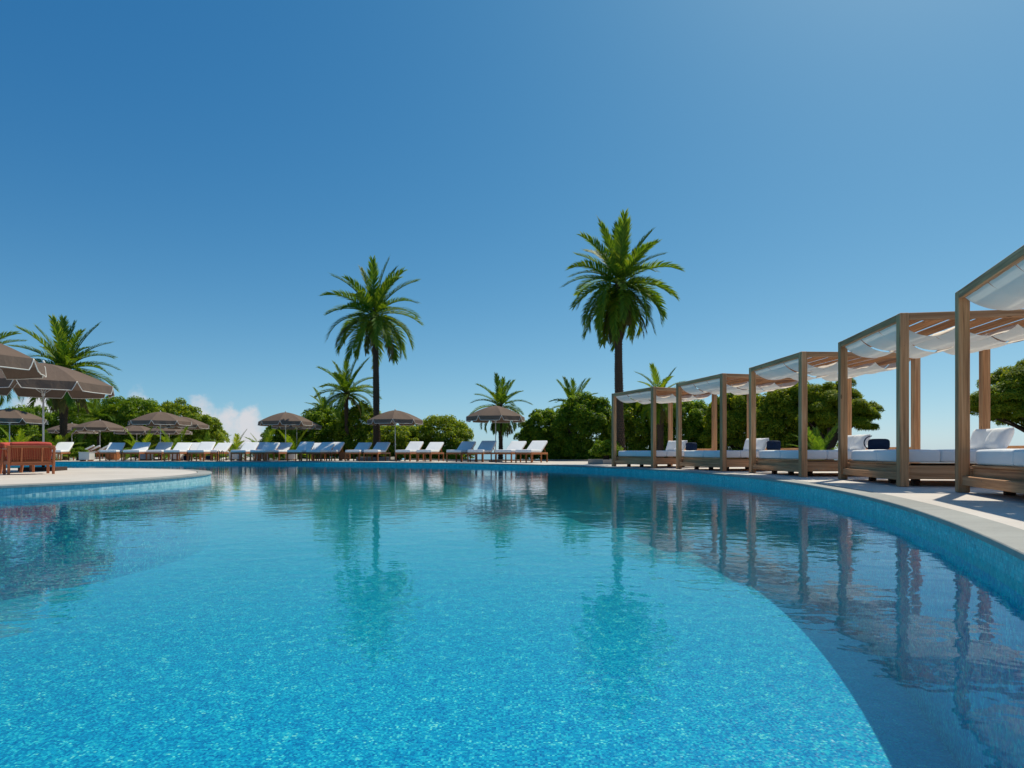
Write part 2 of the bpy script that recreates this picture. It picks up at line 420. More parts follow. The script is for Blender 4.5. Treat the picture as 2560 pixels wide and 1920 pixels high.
_cu = {}
def cushion_mesh(w, d, h, mat, r=0.035, bulge=0.015, seed=0, piped=False):
    key = (w, d, h, mat, r, bulge, seed)
    if key in _cu: return _cu[key]
    def axis(L, n):
        e = L / 2; inner = np.linspace(-(e - r), e - r, n)
        return np.concatenate([[-e, -e + r * 0.3, -e + r * 0.65], inner, [e - r * 0.65, e - r * 0.3, e]])
    bm = bmesh.new(); vmap = {}
    X, Y, Z = axis(w, 7), axis(d, 9), axis(h, 2)
    rs = random.Random(seed + 3)
    ph = [rs.uniform(0, 6.28) for _ in range(6)]
    def P(i, j, k):
        if (i, j, k) in vmap: return vmap[(i, j, k)]
        p = Vector((X[i], Y[j], Z[k]))
        c = Vector((max(-w / 2 + r, min(w / 2 - r, p.x)), max(-d / 2 + r, min(d / 2 - r, p.y)), max(-h / 2 + r, min(h / 2 - r, p.z))))
        dv = p - c
        if dv.length > 1e-6:
            p = c + dv.normalized() * r
        u, v = 2 * p.x / w, 2 * p.y / d
        f = (1 - u ** 4) * (1 - v ** 4)
        if p.z > 0: p.z += bulge * f + 0.004 * math.sin(p.x * 7 + ph[0]) * math.sin(p.y * 6 + ph[1]) * f
        g = 1 - (2 * p.z / (h + 0.03)) ** 2
        p.x += math.copysign(1, p.x) * bulge * 0.5 * max(0, abs(u) - 0.8) * 5 * g
        p.y += math.copysign(1, p.y) * bulge * 0.5 * max(0, abs(v) - 0.8) * 5 * g
        vmap[(i, j, k)] = bm.verts.new(p); return vmap[(i, j, k)]
    nx, ny, nz_ = len(X) - 1, len(Y) - 1, len(Z) - 1
    for i in range(nx):
        for j in range(ny):
            bm.faces.new((P(i, j, 0), P(i, j + 1, 0), P(i + 1, j + 1, 0), P(i + 1, j, 0)))
            bm.faces.new((P(i, j, nz_), P(i + 1, j, nz_), P(i + 1, j + 1, nz_), P(i, j + 1, nz_)))
    for i in range(nx):
        for k in range(nz_):
            bm.faces.new((P(i, 0, k), P(i + 1, 0, k), P(i + 1, 0, k + 1), P(i, 0, k + 1)))
            bm.faces.new((P(i, ny, k), P(i, ny, k + 1), P(i + 1, ny, k + 1), P(i + 1, ny, k)))
    for j in range(ny):
        for k in range(nz_):
            bm.faces.new((P(0, j, k), P(0, j, k + 1), P(0, j + 1, k + 1), P(0, j + 1, k)))
            bm.faces.new((P(nx, j, k), P(nx, j + 1, k), P(nx, j + 1, k + 1), P(nx, j, k + 1)))
    me = bpy.data.meshes.new('cushion'); bm.to_mesh(me); bm.free()
    me.polygons.foreach_set('use_smooth', [True] * len(me.polygons))
    me.materials.append(MAT[mat]); _cu[key] = me
    return me

_pi = {}
def pillow_mesh(w, h, t_, mat, seed=0):
    key = (w, h, t_, mat, seed)
    if key in _pi: return _pi[key]
    n = 16; rs = random.Random(seed); V = []; F = []
    ph = [rs.uniform(0, 6.28) for _ in range(4)]
    for side in (1, -1):
        for i in range(n + 1):
            for j in range(n + 1):
                u, v = 2 * i / n - 1, 2 * j / n - 1
                pin = 0.07
                x = w / 2 * u * (1 - pin * (1 - v * v) * abs(u) ** 3)
                z = h / 2 * v * (1 - pin * (1 - u * u) * abs(v) ** 3)
                th = t_ / 2 * ((1 - u ** 4) * (1 - v ** 4)) ** 0.6 * (1 + 0.10 * math.sin(3 * u + ph[0]) * math.cos(2.5 * v + ph[1]))
                th += 0.006 * math.sin(9 * u + 5 * v + ph[2]) * (1 - u * u) * (1 - v * v)
                V.append((x, side * th, z))
    m = (n + 1) ** 2
    for i in range(n):
        for j in range(n):
            a = i * (n + 1) + j; q = (a, a + n + 1, a + n + 2, a + 1)
            F.append(q[::-1]); F.append(tuple(b + m for b in q))
    me = new_mesh('pillow', V, F, mat, True)
    bm = bmesh.new(); bm.from_mesh(me); bmesh.ops.remove_doubles(bm, verts=bm.verts, dist=1e-5); bm.to_mesh(me); bm.free()
    _pi[key] = me; return me

def px2xy(x, Y): return (x - 1280.0) / FPX * Y
def pz(y, Y): return EYE - (y - 1129.0) / FPX * Y

# ------------------------------------------------------------------ the setting: pool, decks, ground, sea
WZ = -0.18                      # water level
FZ = -1.78                      # pool floor
PC = Vector((-15.0, 13.3)); PR = 20.0
PN = Vector((-18.0, 13.3)); PRN = 23.0      # the near arc is a little flatter than the far one
IC = Vector((-14.1, 12.9)); IR = 7.05

def smooth_pts(off):
    P = []
    for a in np.linspace(-150, -0.8, 190):
        P.append((PN.x + (PRN + off) * math.cos(R(a)), PN.y + (PRN + off) * math.sin(R(a))))
    for a in np.linspace(0, 90, 120):
        P.append((PC.x + (PR + off) * math.cos(R(a)), PC.y + (PR + off) * math.sin(R(a))))
    for x in np.linspace(-15.6, -32, 26): P.append((x, PC.y + PR + off))
    for a in np.linspace(93, 177, 12): P.append((-32 + (8 + off) * math.cos(R(a)), PC.y + PR - 8 + (8 + off) * math.sin(R(a))))
    y1 = PC.y + PR - 8; y0 = P[0][1]
    for f in np.linspace(0.02, 0.98, 14):
        P.append((-40 - off + f * (P[0][0] + 40 + off), y1 + f * (y0 - y1)))
    return P
ring0 = smooth_pts(0.0)
N0 = len(ring0)
arc = np.concatenate([[0], np.cumsum([math.dist(ring0[i], ring0[(i + 1) % N0]) for i in range(N0)])])

def strip(name, A, B, mat, uva=None, closed=True, smooth=True, label=None):
    """quad strip between two equally long lists of 3-D points"""
    n = len(A); V = list(A) + list(B)
    F = [(i, (i + 1) % n, n + (i + 1) % n, n + i) for i in range(n if closed else n - 1)]
    me = new_mesh(name, V, F, mat, smooth, uva)
    return me

# pool shell
wall_top, wall_mid, wall_bot = -0.038, WZ - 0.06, FZ - 0.02
def wall_strip(name, pts, run, za, zb, mat, inward):
    A = [(x, y, za) for x, y in pts + pts[:1]]; B = [(x, y, zb) for x, y in pts + pts[:1]]
    ua = [(q, za) for q in run]; ub = [(q, zb) for q in run]
    if inward: A, B, ua, ub = B, A, ub, ua
    link(name, strip(name, A, B, mat, ua + ub, closed=False), kind='structure')
wall_strip('pool_wall', ring0, arc, wall_top, wall_mid, 'wall_mosaic', True)
wall_strip('submerged_pool_wall', ring0, arc, wall_mid, wall_bot, 'deep_mosaic', True)
def floor_z(y):
    # level under the camera, rising gently towards the far side
    f = min(1.0, max(0.0, (y - 14.0) / 18.0))
    return FZ + 0.85 * f * f * (3 - 2 * f)
gx = np.linspace(-41, 6.5, 96); gy = np.linspace(-15, 34.5, 100)
link('pool_floor', new_mesh('pool_floor', [(x, y, floor_z(y)) for y in gy for x in gx], [(b * 96 + a, b * 96 + a + 1, (b + 1) * 96 + a + 1, (b + 1) * 96 + a) for b in range(99) for a in range(95)], 'floor_mosaic', True), kind='structure')
# the body of water is a closed solid: its sides stand just behind the walls, its underside just below the floor
wr = smooth_pts(0.012)
link('water', new_mesh('water', [(x, y, WZ) for x, y in wr] + [(x, y, FZ - 0.3) for x, y in wr], [tuple(range(N0)), tuple(range(2 * N0 - 1, N0 - 1, -1))] + [((i + 1) % N0, i, N0 + i, N0 + (i + 1) % N0) for i in range(N0)], 'water'), kind='structure')

def slab_ring(name, inner, outer, z0, z1, mat, chamf=0.006):
    """closed ring slab: profile runs under, up the inner face with a small chamfer, over the top, down the outer face"""
    n = len(inner)
    lerp = lambda p, q, f: (p[0] + (q[0] - p[0]) * f, p[1] + (q[1] - p[1]) * f)
    wdt = math.dist(inner[0], outer[0]); f = chamf / wdt
    prof = [(1, z0), (0, z0), (0, z1 - chamf), (f, z1), (1, z1), (1, z0)]
    V = []; F = []
    for (k, z) in prof:
        for i in range(n):
            p = lerp(inner[i], outer[i], k); V.append((p[0], p[1], z))
    for s_ in range(len(prof) - 1):
        for i in range(n):
            j = (i + 1) % n
            F.append((s_ * n + i, (s_ + 1) * n + i, (s_ + 1) * n + j, s_ * n + j))
    return new_mesh(name, V, F, mat)
link('pool_coping', slab_ring('pool_coping', smooth_pts(-0.022), smooth_pts(0.30), -0.04, 0.0, 'coping_stone'), kind='structure')

# the terrace round the pool
outer_poly = [(12, -14), (18, -4), (19, 8), (17, 16), (14.5, 23), (10.5, 29), (6, 32.6), (2.6, 34.4), (-3, 35.2), (-6.5, 38.5), (-9, 41), (-13, 45), (-18, 58), (-24, 64), (-75, 66), (-75, -25), (0, -40)]
def cast(ang):
    d = (math.cos(ang), math.sin(ang)); best = None
    for i in range(len(outer_poly)):
        p, q = outer_poly[i], outer_poly[(i + 1) % len(outer_poly)]
        ex, ey = q[0] - p[0], q[1] - p[1]; den = d[0] * ey - d[1] * ex
        if abs(den) < 1e-9: continue
        wx, wy = p[0] - PC.x, p[1] - PC.y
        tt = (wx * ey - wy * ex) / den; ss = (wx * d[1] - wy * d[0]) / den
        if tt > 0 and -1e-6 <= ss <= 1 + 1e-6 and (best is None or tt < best): best = tt
    return (PC.x + d[0] * best, PC.y + d[1] * best)
r1 = smooth_pts(0.302)
r2 = [cast(math.atan2(y - PC.y, x - PC.x)) for x, y in r1]
Vd = [(x, y, -0.003) for x, y in r1] + [(x, y, -0.003) for x, y in r2] + [(x, y, -0.2) for x, y in r2]
Fd = [(i, N0 + i, N0 + (i + 1) % N0, (i + 1) % N0) for i in range(N0)] + [(N0 + i, 2 * N0 + i, 2 * N0 + (i + 1) % N0, N0 + (i + 1) % N0) for i in range(N0)]
link('terrace', new_mesh('terrace', Vd, Fd, 'deck_stone'), kind='structure')

# the round island
def circ(c, r, n=160): return [(c.x + r * math.cos(2 * math.pi * i / n), c.y + r * math.sin(2 * math.pi * i / n)) for i in range(n)]
n = 160; ci = circ(IC, IR)
run_i = [IR * 2 * math.pi * i / n for i in range(n + 1)]
wall_strip('island_wall', ci, run_i, wall_top, wall_mid, 'sunlit_island_mosaic', False)
wall_strip('submerged_island_wall', ci, run_i, wall_mid, wall_bot, 'deep_mosaic', False)
link('island_coping', slab_ring('island_coping', circ(IC, IR + 0.022), circ(IC, IR - 0.30), -0.04, 0.0, 'coping_stone'), kind='structure')
link('island_drain', new_mesh('island_drain', [(x, y, -0.05) for x, y in circ(IC, IR - 0.25)], [tuple(range(n))], 'dark_slot'), kind='structure')
ri = circ(IC, IR - 0.325)
link('island_paving', new_mesh('island_paving', [(x, y, 0.0) for x, y in ri] + [(x, y, -0.049) for x, y in ri], [tuple(range(n))] + [((i + 1) % n, i, n + i, n + (i + 1) % n) for i in range(n)], 'deck_stone'), kind='structure')

# ground: planted terrace that falls away to the sea
def ground_z(x, y):
    yb = np.interp(x, [-90, -26, -16, -9, -4, 3, 12, 20, 40, 120], [80, 78, 62, 50, 40.5, 38.5, 36, 33, 33, 36])
    z = -0.10 - np.clip((y - yb) * 0.33, 0, 9.6)
    z = z - np.clip((x - 60) * 0.12, 0, 9.6)
    rr = math.hypot(x - PC.x, y - PC.y)
    inpool = (y > 13 and rr < 21.6) or (y <= 13 and math.hypot(x - PN.x, y - PN.y) < 24.6) or (x < -14 and -6 < y < 34.6 and x > -41.5)
    if inpool: z = -2.3
    return max(z, -9.9)
xs = np.concatenate([np.linspace(-400, -80, 12), np.linspace(-74, 60, 135), np.linspace(70, 400, 14)])
ys = np.concatenate([np.linspace(-400, -40, 12), np.linspace(-36, 96, 133), np.linspace(104, 160, 6)])
V = [(x, y, ground_z(x, y)) for y in ys for x in xs]
nx = len(xs); F = [(j * nx + i, j * nx + i + 1, (j + 1) * nx + i + 1, (j + 1) * nx + i) for j in range(len(ys) - 1) for i in range(nx - 1)]
link('ground', new_mesh('ground', V, F, 'ground_cover', True), kind='structure')
link('sea', new_mesh('sea', [(-60000, -60000, -9.3), (60000, -60000, -9.3), (60000, 60000, -9.3), (-60000, 60000, -9.3)], [(0, 1, 2, 3)], 'sea'), kind='structure')
# low kerb at the back edge of the terrace
kp = [(9.5, 29.95), (6, 32.75), (2.6, 34.55), (-3, 35.35), (-6.4, 38.7)]
mb = MB()
for p, q in zip(kp[:-1], kp[1:]):
    c = ((p[0] + q[0]) / 2, (p[1] + q[1]) / 2, 0.0); L = math.dist(p, q)
    mb.box(c, (L, 0.16, 0.16 + 0.002 * rnd.random()), math.atan2(q[1] - p[1], q[0] - p[0]))
link('terrace_kerb', mb.mesh('terrace_kerb', 'planter_concrete'), label='low grey kerb along the back edge of the terrace', category='kerb')

# ------------------------------------------------------------------ cabanas
HALF = 1.21; CH = 2.6; PW = 0.13
def make_cabana(PL, PRt, label, bag, idx):
    PL, PRt = Vector(PL), Vector(PRt)
    u = (PRt - PL).normalized(); v = Vector((-u.y, u.x)); c = (PL + PRt) / 2 + v * HALF
    root = thing('cabana', label, 'cabana', (c.x, c.y, 0), math.atan2(u.y, u.x), 'timber cabanas along the curved pool edge')
    W = 'cabana_wood'
    for sx in (-1, 1):
        for sy in (-1, 1):
            beam('post', (sx * HALF, sy * HALF, 0), (sx * HALF, sy * HALF, CH), PW, PW, W, root, 0.008)
    e = HALF - PW / 2
    bo = HALF + PW / 2 - 0.05 - 0.003
    for sy in (-1, 1): beam('roof_beam', (-e, sy * bo, CH - 0.055), (e, sy * bo, CH - 0.055), 0.10, 0.105, W, root)
    for sx in (-1, 1): beam('roof_beam', (sx * bo, -e, CH - 0.055), (sx * bo, e, CH - 0.055), 0.10, 0.105, W, root)
    xi = bo - 0.05
    for k in range(6):
        y = -0.92 + k * 0.368
        beam('roof_plank', (-xi, y, CH - 0.03), (xi, y, CH - 0.03), 0.312, 0.012, W, root, 0.003)
    # cloth: three strips that hang in three swags from front to back
    y0, y1 = -HALF + 0.0, HALF - 0.0
    for s_, (xa, xb) in enumerate(((-1.11, -0.385), (-0.36, 0.36), (0.385, 1.11))):
        V = []; nseg = 48
        rs = random.Random(idx * 10 + s_)
        for i in range(nseg + 1):
            f = i / nseg; y = y0 + (y1 - y0) * f; g = f * 3 % 1 if i < nseg else 1.0
            kk = min(2, int(f * 3)); sag = (0.17, 0.15, 0.17)[kk] * (0.88 + 0.24 * ((idx * 7 + s_ * 5 + kk * 3) % 11) / 10) + rs.uniform(-0.002, 0.002)
            z = 2.492 - 0.075 * min(1, min(f, 1 - f) * 4) - sag * (1 - (2 * g - 1) ** 2) ** 0.85
            for q in range(5):
                x = xa + (xb - xa) * q / 4
                V.append((x, y, z + 0.006 * math.sin(q * 1.9 + s_ * 2 + f * 9)))
        F = [(i * 5 + q, (i + 1) * 5 + q, (i + 1) * 5 + q + 1, i * 5 + q + 1) for i in range(nseg) for q in range(4)]
        link('canopy_cloth', new_mesh('canopy_cloth', V, F, 'canopy_cloth', True), root)
    # bed platform
    beam('front_rail', (-e, -HALF + 0.01, 0.152), (e, -HALF + 0.01, 0.152), 0.07, 0.115, W, root)
    beam('front_board', (-1.14, -1.095, 0.245), (1.14, -1.095, 0.245), 0.045, 0.15, W, root)
    beam('trim_board', (-1.14, -1.10, 0.338), (1.14, -1.10, 0.338), 0.065, 0.03, W, root, 0.004)
    for sx in (-1, 1): beam('side_board', (sx * 1.165, -e, 0.213), (sx * 1.165, e, 0.213), 0.045, 0.205, W, root)
    beam('back_board', (-1.14, 1.14, 0.213), (1.14, 1.14, 0.213), 0.045, 0.205, W, root)
    beam('back_rail', (-e, HALF, 0.56), (e, HALF, 0.56), 0.06, 0.13, W, root)
    link('bed_base', chamfer_box((2.26, 2.16, 0.03), W), root, (0, 0.02, 0.30))
    for sx in (-0.8, 0.0, 0.8):
        for sy in (-0.85, 0.85):
            link('bed_foot', chamfer_box((0.10, 0.10, 0.115), 'dark_wood'), root, (sx, sy, 0.0575))
    for q, (xa, xb) in enumerate(((-1.115, -0.005), (0.005, 1.115))):
        for r_, (ya, yb) in enumerate(((-1.10, -0.64), (-0.63, 1.10))):
            link('mattress', cushion_mesh(round(xb - xa, 3), round(yb - ya, 3), 0.19, 'white_cushion', 0.035, 0.012, idx * 4 + q * 2 + r_), root, ((xa + xb) / 2, (ya + yb) / 2, 0.357 + 0.095))
    return root, u, v, c
CABS = [
    ((5.82, 8.01), (5.02, 5.73), 'nearest timber cabana, cut off by the right edge of the picture', 'none'),
    ((6.25, 11.72), (5.87, 9.31), 'second nearest timber cabana, open sky seen between its posts', 'none'),
    ((5.94, 15.29), (6.05, 12.92), 'middle timber cabana of the five, a navy tote bag on its bed', 'tote'),
    ((5.08, 18.78), (5.60, 16.52), 'timber cabana between the farthest one and the middle one of the five', 'box'),
    ((3.66, 22.12), (4.53, 19.95), 'farthest timber cabana, in front of the tallest palm', 'box'),
]
WHICH = ['nearest', 'second nearest', 'middle', 'second farthest', 'farthest']
for i, (pl, pr, lab, bag) in enumerate(CABS):
    root, u, v, c = make_cabana(pl, pr, lab, bag, i)
    rz = root.rotation_euler.z
    def W2(x, y): return (c.x + u.x * x + v.x * y, c.y + u.y * x + v.y * y)
    bed_top = 0.357 + 0.19 + 0.008
    if i > 0:
        for k, (x, y, yaw, lean) in enumerate(((-0.58, 0.86, 0.16, 20), (-0.06, 0.80, -0.10, 25))):
            p = W2(x, y)
            o = link('pillow', pillow_mesh(0.60, 0.42, 0.20, 'white_cushion', i * 2 + k), None, (p[0], p[1], bed_top + 0.175), (R(-lean), 0, rz + yaw))
            o['label'] = '%s white pillow leaning at the back of the %s cabana bed' % (('left', 'right')[k], WHICH[i]); o['category'] = 'pillow'; o['group'] = 'white pillows on the cabana beds'
    if bag == 'tote':
        p = W2(0.62, 0.80)
        root_b = thing('tote_bag', 'navy tote bag with round handle beside pillows on the middle cabana bed', 'bag', (p[0], p[1], bed_top + 0.002), -0.5)
        V = []; n = 20
        out = []
        for a in np.linspace(0, 2 * math.pi, n, endpoint=False):
            ca, sa = math.cos(a), math.sin(a)
            out.append((0.21 * math.copysign(abs(ca) ** 0.45, ca), 0.125 + 0.125 * math.copysign(abs(sa) ** 0.45, sa)))
        prof = [(-0.085, 0.82), (-0.10, 0.96), (-0.05, 1.0), (0.05, 1.0), (0.10, 0.96), (0.085, 0.82)]
        for yy, k in prof:
            for x, z in out: V.append((x * k, yy, 0.125 + (z - 0.125) * k))
        F = [(s_ * n + a, s_ * n + (a + 1) % n, (s_ + 1) * n + (a + 1) % n, (s_ + 1) * n + a) for s_ in range(5) for a in range(n)]
        F += [tuple(range(n))[::-1], tuple(5 * n + a for a in range(n))]
        link('bag_body', new_mesh('bag_body', V, F, 'navy_canvas', True), root_b)
        for yy in (-0.11,):
            mb = MB(); mb.tube([(-0.13 - 0.15 * math.sin(a) , yy, 0.01 + 0.15 - 0.15 * math.cos(a)) for a in np.linspace(0.15, math.pi, 14)], 0.012, 6)
            link('bag_handle', mb.mesh('bag_handle', 'navy_canvas', True), root_b)
    elif bag == 'box':
        p = W2(0.48, 0.84)
        o = link('navy_cushion', cushion_mesh(0.34, 0.24, 0.27, 'navy_canvas', 0.05, 0.01, i), None, (p[0], p[1], bed_top + 0.137), (0, 0, rz + 0.1))
        o['label'] = 'navy cushion beside the pillows on the %s cabana bed' % WHICH[i]; o['category'] = 'cushion'; o['group'] = 'navy cushions on the far cabana beds'

# ------------------------------------------------------------------ sun loungers
def make_lounger(name, back_deg, style):
    root = thing(name, '', 'sun lounger', (0, 0, 0))
    T = 'teak'; w = 0.36
    for sx in (-1, 1):
        beam('side_rail', (sx * w, 0.0, 0.405), (sx * w, 1.95, 0.405), 0.045, 0.085, T, root)
        for y in (0.05, 1.18, 1.90): beam('leg', (sx * w, y, 0.0), (sx * w, y, 0.3625), 0.055, 0.05, T, root)
    beam('end_rail', (-w + 0.0225, 0.022, 0.405), (w - 0.0225, 0.022, 0.405), 0.044, 0.08, T, root)
    beam('end_rail', (-w + 0.0225, 1.928, 0.405), (w - 0.0225, 1.928, 0.405), 0.044, 0.08, T, root)
    beam('seat_base', (-w + 0.0225, 0.62, 0.425), (w - 0.0225, 0.62, 0.425), 1.10, 0.02, T, root)
    link('seat_cushion', cushion_mesh(0.74, 1.20, 0.12, 'white_cushion', 0.03, 0.008, style), root, (0, 0.60, 0.508))
    a = R(back_deg); L = 0.88; cy, cz = 1.18, 0.50
    link('backrest_cushion', cushion_mesh(0.74, L, 0.11, 'white_cushion', 0.03, 0.008, style + 1), root, (0, cy + math.cos(a) * L / 2, cz + math.sin(a) * L / 2 + 0.01), (a, 0, 0))
    ox, oz = math.sin(a) * 0.078, -math.cos(a) * 0.078
    link('backrest_frame', chamfer_box((0.70, L - 0.06, 0.035), T), root, (0, cy + ox + math.cos(a) * L / 2, cz + oz + math.sin(a) * L / 2 + 0.01), (a, 0, 0))
    for sx in (-0.30, 0.30):
        beam('support_strut', (sx, cy + math.cos(a) * 0.52 + ox, cz + math.sin(a) * 0.52 + oz), (sx, 1.86, 0.44), 0.03, 0.03, T, root)
    return root
def copy_tree(o, parent=None):
    c = o.copy(); COL.objects.link(c); c.parent = parent
    for ch in list(o.children): copy_tree(ch, c)
    return c
protos = [make_lounger('sun_lounger', 30, 0), make_lounger('sun_lounger', 29, 2), make_lounger('sun_lounger', 32, 4)]
used = [False] * 3
def lounger(x, y, yaw, k, label, group, scale=1.0):
    if used[k]: o = copy_tree(protos[k])
    else: o = protos[k]; used[k] = True
    o.location = (x, y, 0.0); o.rotation_euler = (0, 0, -R(yaw)); o.scale = (scale,) * 3
    o['label'] = label; o['group'] = group
    return o
# backrest-top pixel column, row (0 front, 1 set back)
ROW = [(1347, 0), (1295, 0), (1221, 0), (1170, 0), (1090, 0), (1040, 0), (957, 0), (911, 0), (843, 1), (819, 0), (794, 1), (767, 0), (712, 1), (680, 0), (653, 1), (628, 0), (560, 1), (519, 0), (494, 1), (460, 0), (413, 1), (356, 0), (292, 0), (163, 0)]
ORD = ['first', 'second', 'third', 'fourth', 'fifth', 'sixth', 'seventh', 'eighth', 'ninth', 'tenth', 'eleventh', 'twelfth']
lounge_xy = []
for i, (xb, row) in enumerate(ROW):
    yaw = 24 - (1340 - xb) * 0.0372
    if xb in (292,): yaw -= 4
    yaw += rnd.uniform(-2.5, 2.5)
    Yf = np.interp(xb - 25, [140, 300, 600, 900, 1000, 1100, 1205, 1290, 1325], [35.2, 34.2, 33.85, 33.8, 33.0, 31.9, 30.1, 29.0, 28.7]) + row * 1.25
    X = px2xy(xb, Yf)
    for _ in range(20):
        bx, by = X + 1.94 * math.sin(R(yaw)), Yf + 1.94 * math.cos(R(yaw))
        X += (px2xy(xb, by) - bx)
    n_ = len(ROW)
    if i == 0: lab = 'white sun lounger at the right end of the poolside row, its whole side visible'
    elif i == n_ - 1: lab = 'white sun lounger at the left end of the poolside row, right of the red chair'
    elif i < 12: lab = '%s white sun lounger counted from the right end of the poolside row' % ORD[i]
    else: lab = '%s white sun lounger counted from the left end of the poolside row' % ORD[n_ - 1 - i]
    lounger(X, Yf, yaw, i % 3, lab, 'white sun loungers along the far pool edge', 1.08)
    lounge_xy.append((X, Yf, yaw))
# second row at the left, seen low between the first ones
for i, (xb, Yf, yaw) in enumerate(((198, 43, 58), (213, 43.4, 58), (238, 44, 57), (252, 44.4, 57), (268, 47.5, 40))):
    lounger(px2xy(xb, Yf) - 0.9, Yf - 0.6, yaw, i % 3, '%s from the left of the five low loungers behind the poolside row' % ORD[i], 'loungers in the second row on the left')

# side tables: white boxes on wooden skids
def side_table(x, y, yaw, label, mat='white_box', s=1.0):
    root = thing('side_table', label, 'side table', (x, y, 0), -R(yaw), 'box side tables between the loungers', s)
    link('table_body', chamfer_box((0.56, 0.52, 0.40), mat, 0.01), root, (0, 0, 0.27))
    link('table_top', chamfer_box((0.60, 0.56, 0.03), mat, 0.006), root, (0, 0, 0.487))
    for sx in (-0.2, 0.2): beam('skid', (sx, -0.24, 0.035), (sx, 0.24, 0.035), 0.06, 0.07, 'teak', root)
for xb, Yf, lab, m in ((217, 34.6, 'white box side table at the left, nearest the red chairs', 'white_box'), (137, 37.6, 'white box side table behind the leftmost lounger', 'white_box'),
                       (365, 37.2, 'white box side table under the shaded lounger left of the tall grey parasol', 'white_box'), (443, 36.6, 'white box side table just right of the tall grey parasol pole', 'white_box'),
                       (589, 36.8, 'white box side table right of the black pool rail', 'white_box'), (655, 36.9, 'white box side table left of the paired parasol poles', 'white_box'),
                       (728, 37.0, 'white box side table behind the middle parasol base', 'white_box'), (862, 36.4, 'wooden box side table left of the tall slim palm', 'teak'), (283, 39.0, 'wooden box side table behind the second lounger from the left', 'teak')):
    side_table(px2xy(xb, Yf), Yf, rnd.uniform(-6, 10), lab, m)

# ------------------------------------------------------------------ parasols
def parasol_meshes():
    ZA, ZR, VD, RC = 2.95, 2.36, 0.235, 1.75
    h = math.pi / 8
    def P(r, s):       # s from -1 to 1 across the panel, straight between the two ribs
        z = ZR + (ZA - ZR) * (1 - (r / RC) ** 1.55)
        x = r * math.cos(h); y = r * math.sin(h) * s
        z -= 0.03 * (1 - s * s) * (r / RC) * (1.15 - r / RC) * 2
        return (x, y, z)
    V = []; F = []; nr, ns = 9, 6
    for i in range(nr + 1):
        for j in range(ns + 1): V.append(P(0.03 + (RC - 0.03) * i / nr, 2 * j / ns - 1))
    for i in range(nr):
        for j in range(ns): a = i * (ns + 1) + j; F.append((a, a + ns + 1, a + ns + 2, a + 1))
    panel = new_mesh('canopy_panel', V, F, 'parasol_cloth', True)
    V = []; F = []; bot = []; m = 24
    for j in range(m + 1):
        s = 2 * j / m - 1; d = min(1 - s, 1 + s)
        k = min(1.0, d / 0.17); drop = 0.035 + (VD - 0.035) * (k * k * (3 - 2 * k)) ** 0.8
        x, y, z = P(RC, s); x += 0.004
        for q in range(4):
            f = q / 3
            V.append((x + 0.05 * f * drop / VD + 0.012 * math.sin(s * 7) * f, y * (1 - 0.03 * f), z - drop * f))
        bot.append(V[-1])
    for j in range(m):
        for q in range(3): a = j * 4 + q; F.append((a, a + 1, a + 5, a + 4))
    val = new_mesh('valance', V, F, 'parasol_cloth', True)
    mb = MB(); mb.tube([V[0]] + bot + [V[m * 4]], 0.011, 5)
    pip = mb.mesh('piping', 'piping', True)
    mb = MB(); pts = []
    for i in range(6):
        r = 0.05 + (RC - 0.05) * i / 5
        pts.append((r, 0, ZR + (ZA - ZR) * (1 - (r / RC) ** 1.55) - 0.022))
    mb.tube(pts, 0.010, 5); rib = mb.mesh('rib', 'white_metal', True)
    mb = MB(); mb.tube([(0.03, 0, 2.12), (0.85, 0, ZR + (ZA - ZR) * (1 - (0.85 / RC) ** 1.55) - 0.03)], 0.007, 5); strut = mb.mesh('strut', 'white_metal', True)
    mb = MB(); mb.tube([(0, 0, 0.05), (0, 0, ZA + 0.01)], 0.024, 10); pole = mb.mesh('pole', 'white_metal', True)
    mb = MB(); mb.tube([(0, 0, ZA - 0.01), (0, 0, ZA + 0.02), (0, 0, ZA + 0.05), (0, 0, ZA + 0.08)], [0.05, 0.045, 0.03, 0.01], 10); fin = mb.mesh('finial', 'piping', True)
    mb = MB(); mb.tube([(0, 0, 2.06), (0, 0, 2.15)], 0.042, 10); hub = mb.mesh('hub', 'white_metal', True)
    mb = MB(); mb.tube([(0, 0, 0.05), (0, 0, 0.35)], 0.036, 10); slv = mb.mesh('sleeve', 'black_metal', True)
    return panel, val, pip, rib, strut, pole, fin, hub, slv
PM = parasol_meshes()
def parasol(X, Y, label, radius=1.75, rot=0.0, zs=1.0, base=(0.62, 0.62, 0.055), base_mat='black_metal', lean=(0, 0)):
    root = thing('parasol', label, 'parasol', (X, Y, 0), rot, 'taupe parasols round the pool')
    k = radius / 1.75; s3 = (k, k, zs)
    for i in range(8):
        a = i * math.pi / 4
        p = link('canopy_panel', PM[0], root, (0, 0, 0), (0, 0, a + math.pi / 8), s3)
        link('valance', PM[1], p); link('piping', PM[2], p)
        link('rib', PM[3], root, (0, 0, 0), (0, 0, a), s3)
        link('strut', PM[4], root, (0, 0, 0), (0, 0, a), s3)
    link('pole', PM[5], root, scale=(1, 1, zs)); link('finial', PM[6], root, (0, 0, 2.95 * (zs - 1))); link('hub', PM[7], root, scale=(1, 1, zs)); link('sleeve', PM[8], root)
    link('base_plate', chamfer_box(base, base_mat), root, (0, 0, base[2] / 2))
    return root
parasol(-12.85, 17.0, 'big taupe parasol over the red chairs, its white pole in view', 1.66, 0.30, 1.0, (0.85, 0.85, 0.10), 'dark_wood')
parasol(-11.1, 12.05, 'nearest taupe parasol, cut off by the left edge of the picture', 1.66, 0.12, 1.0, (0.85, 0.85, 0.10), 'dark_wood')
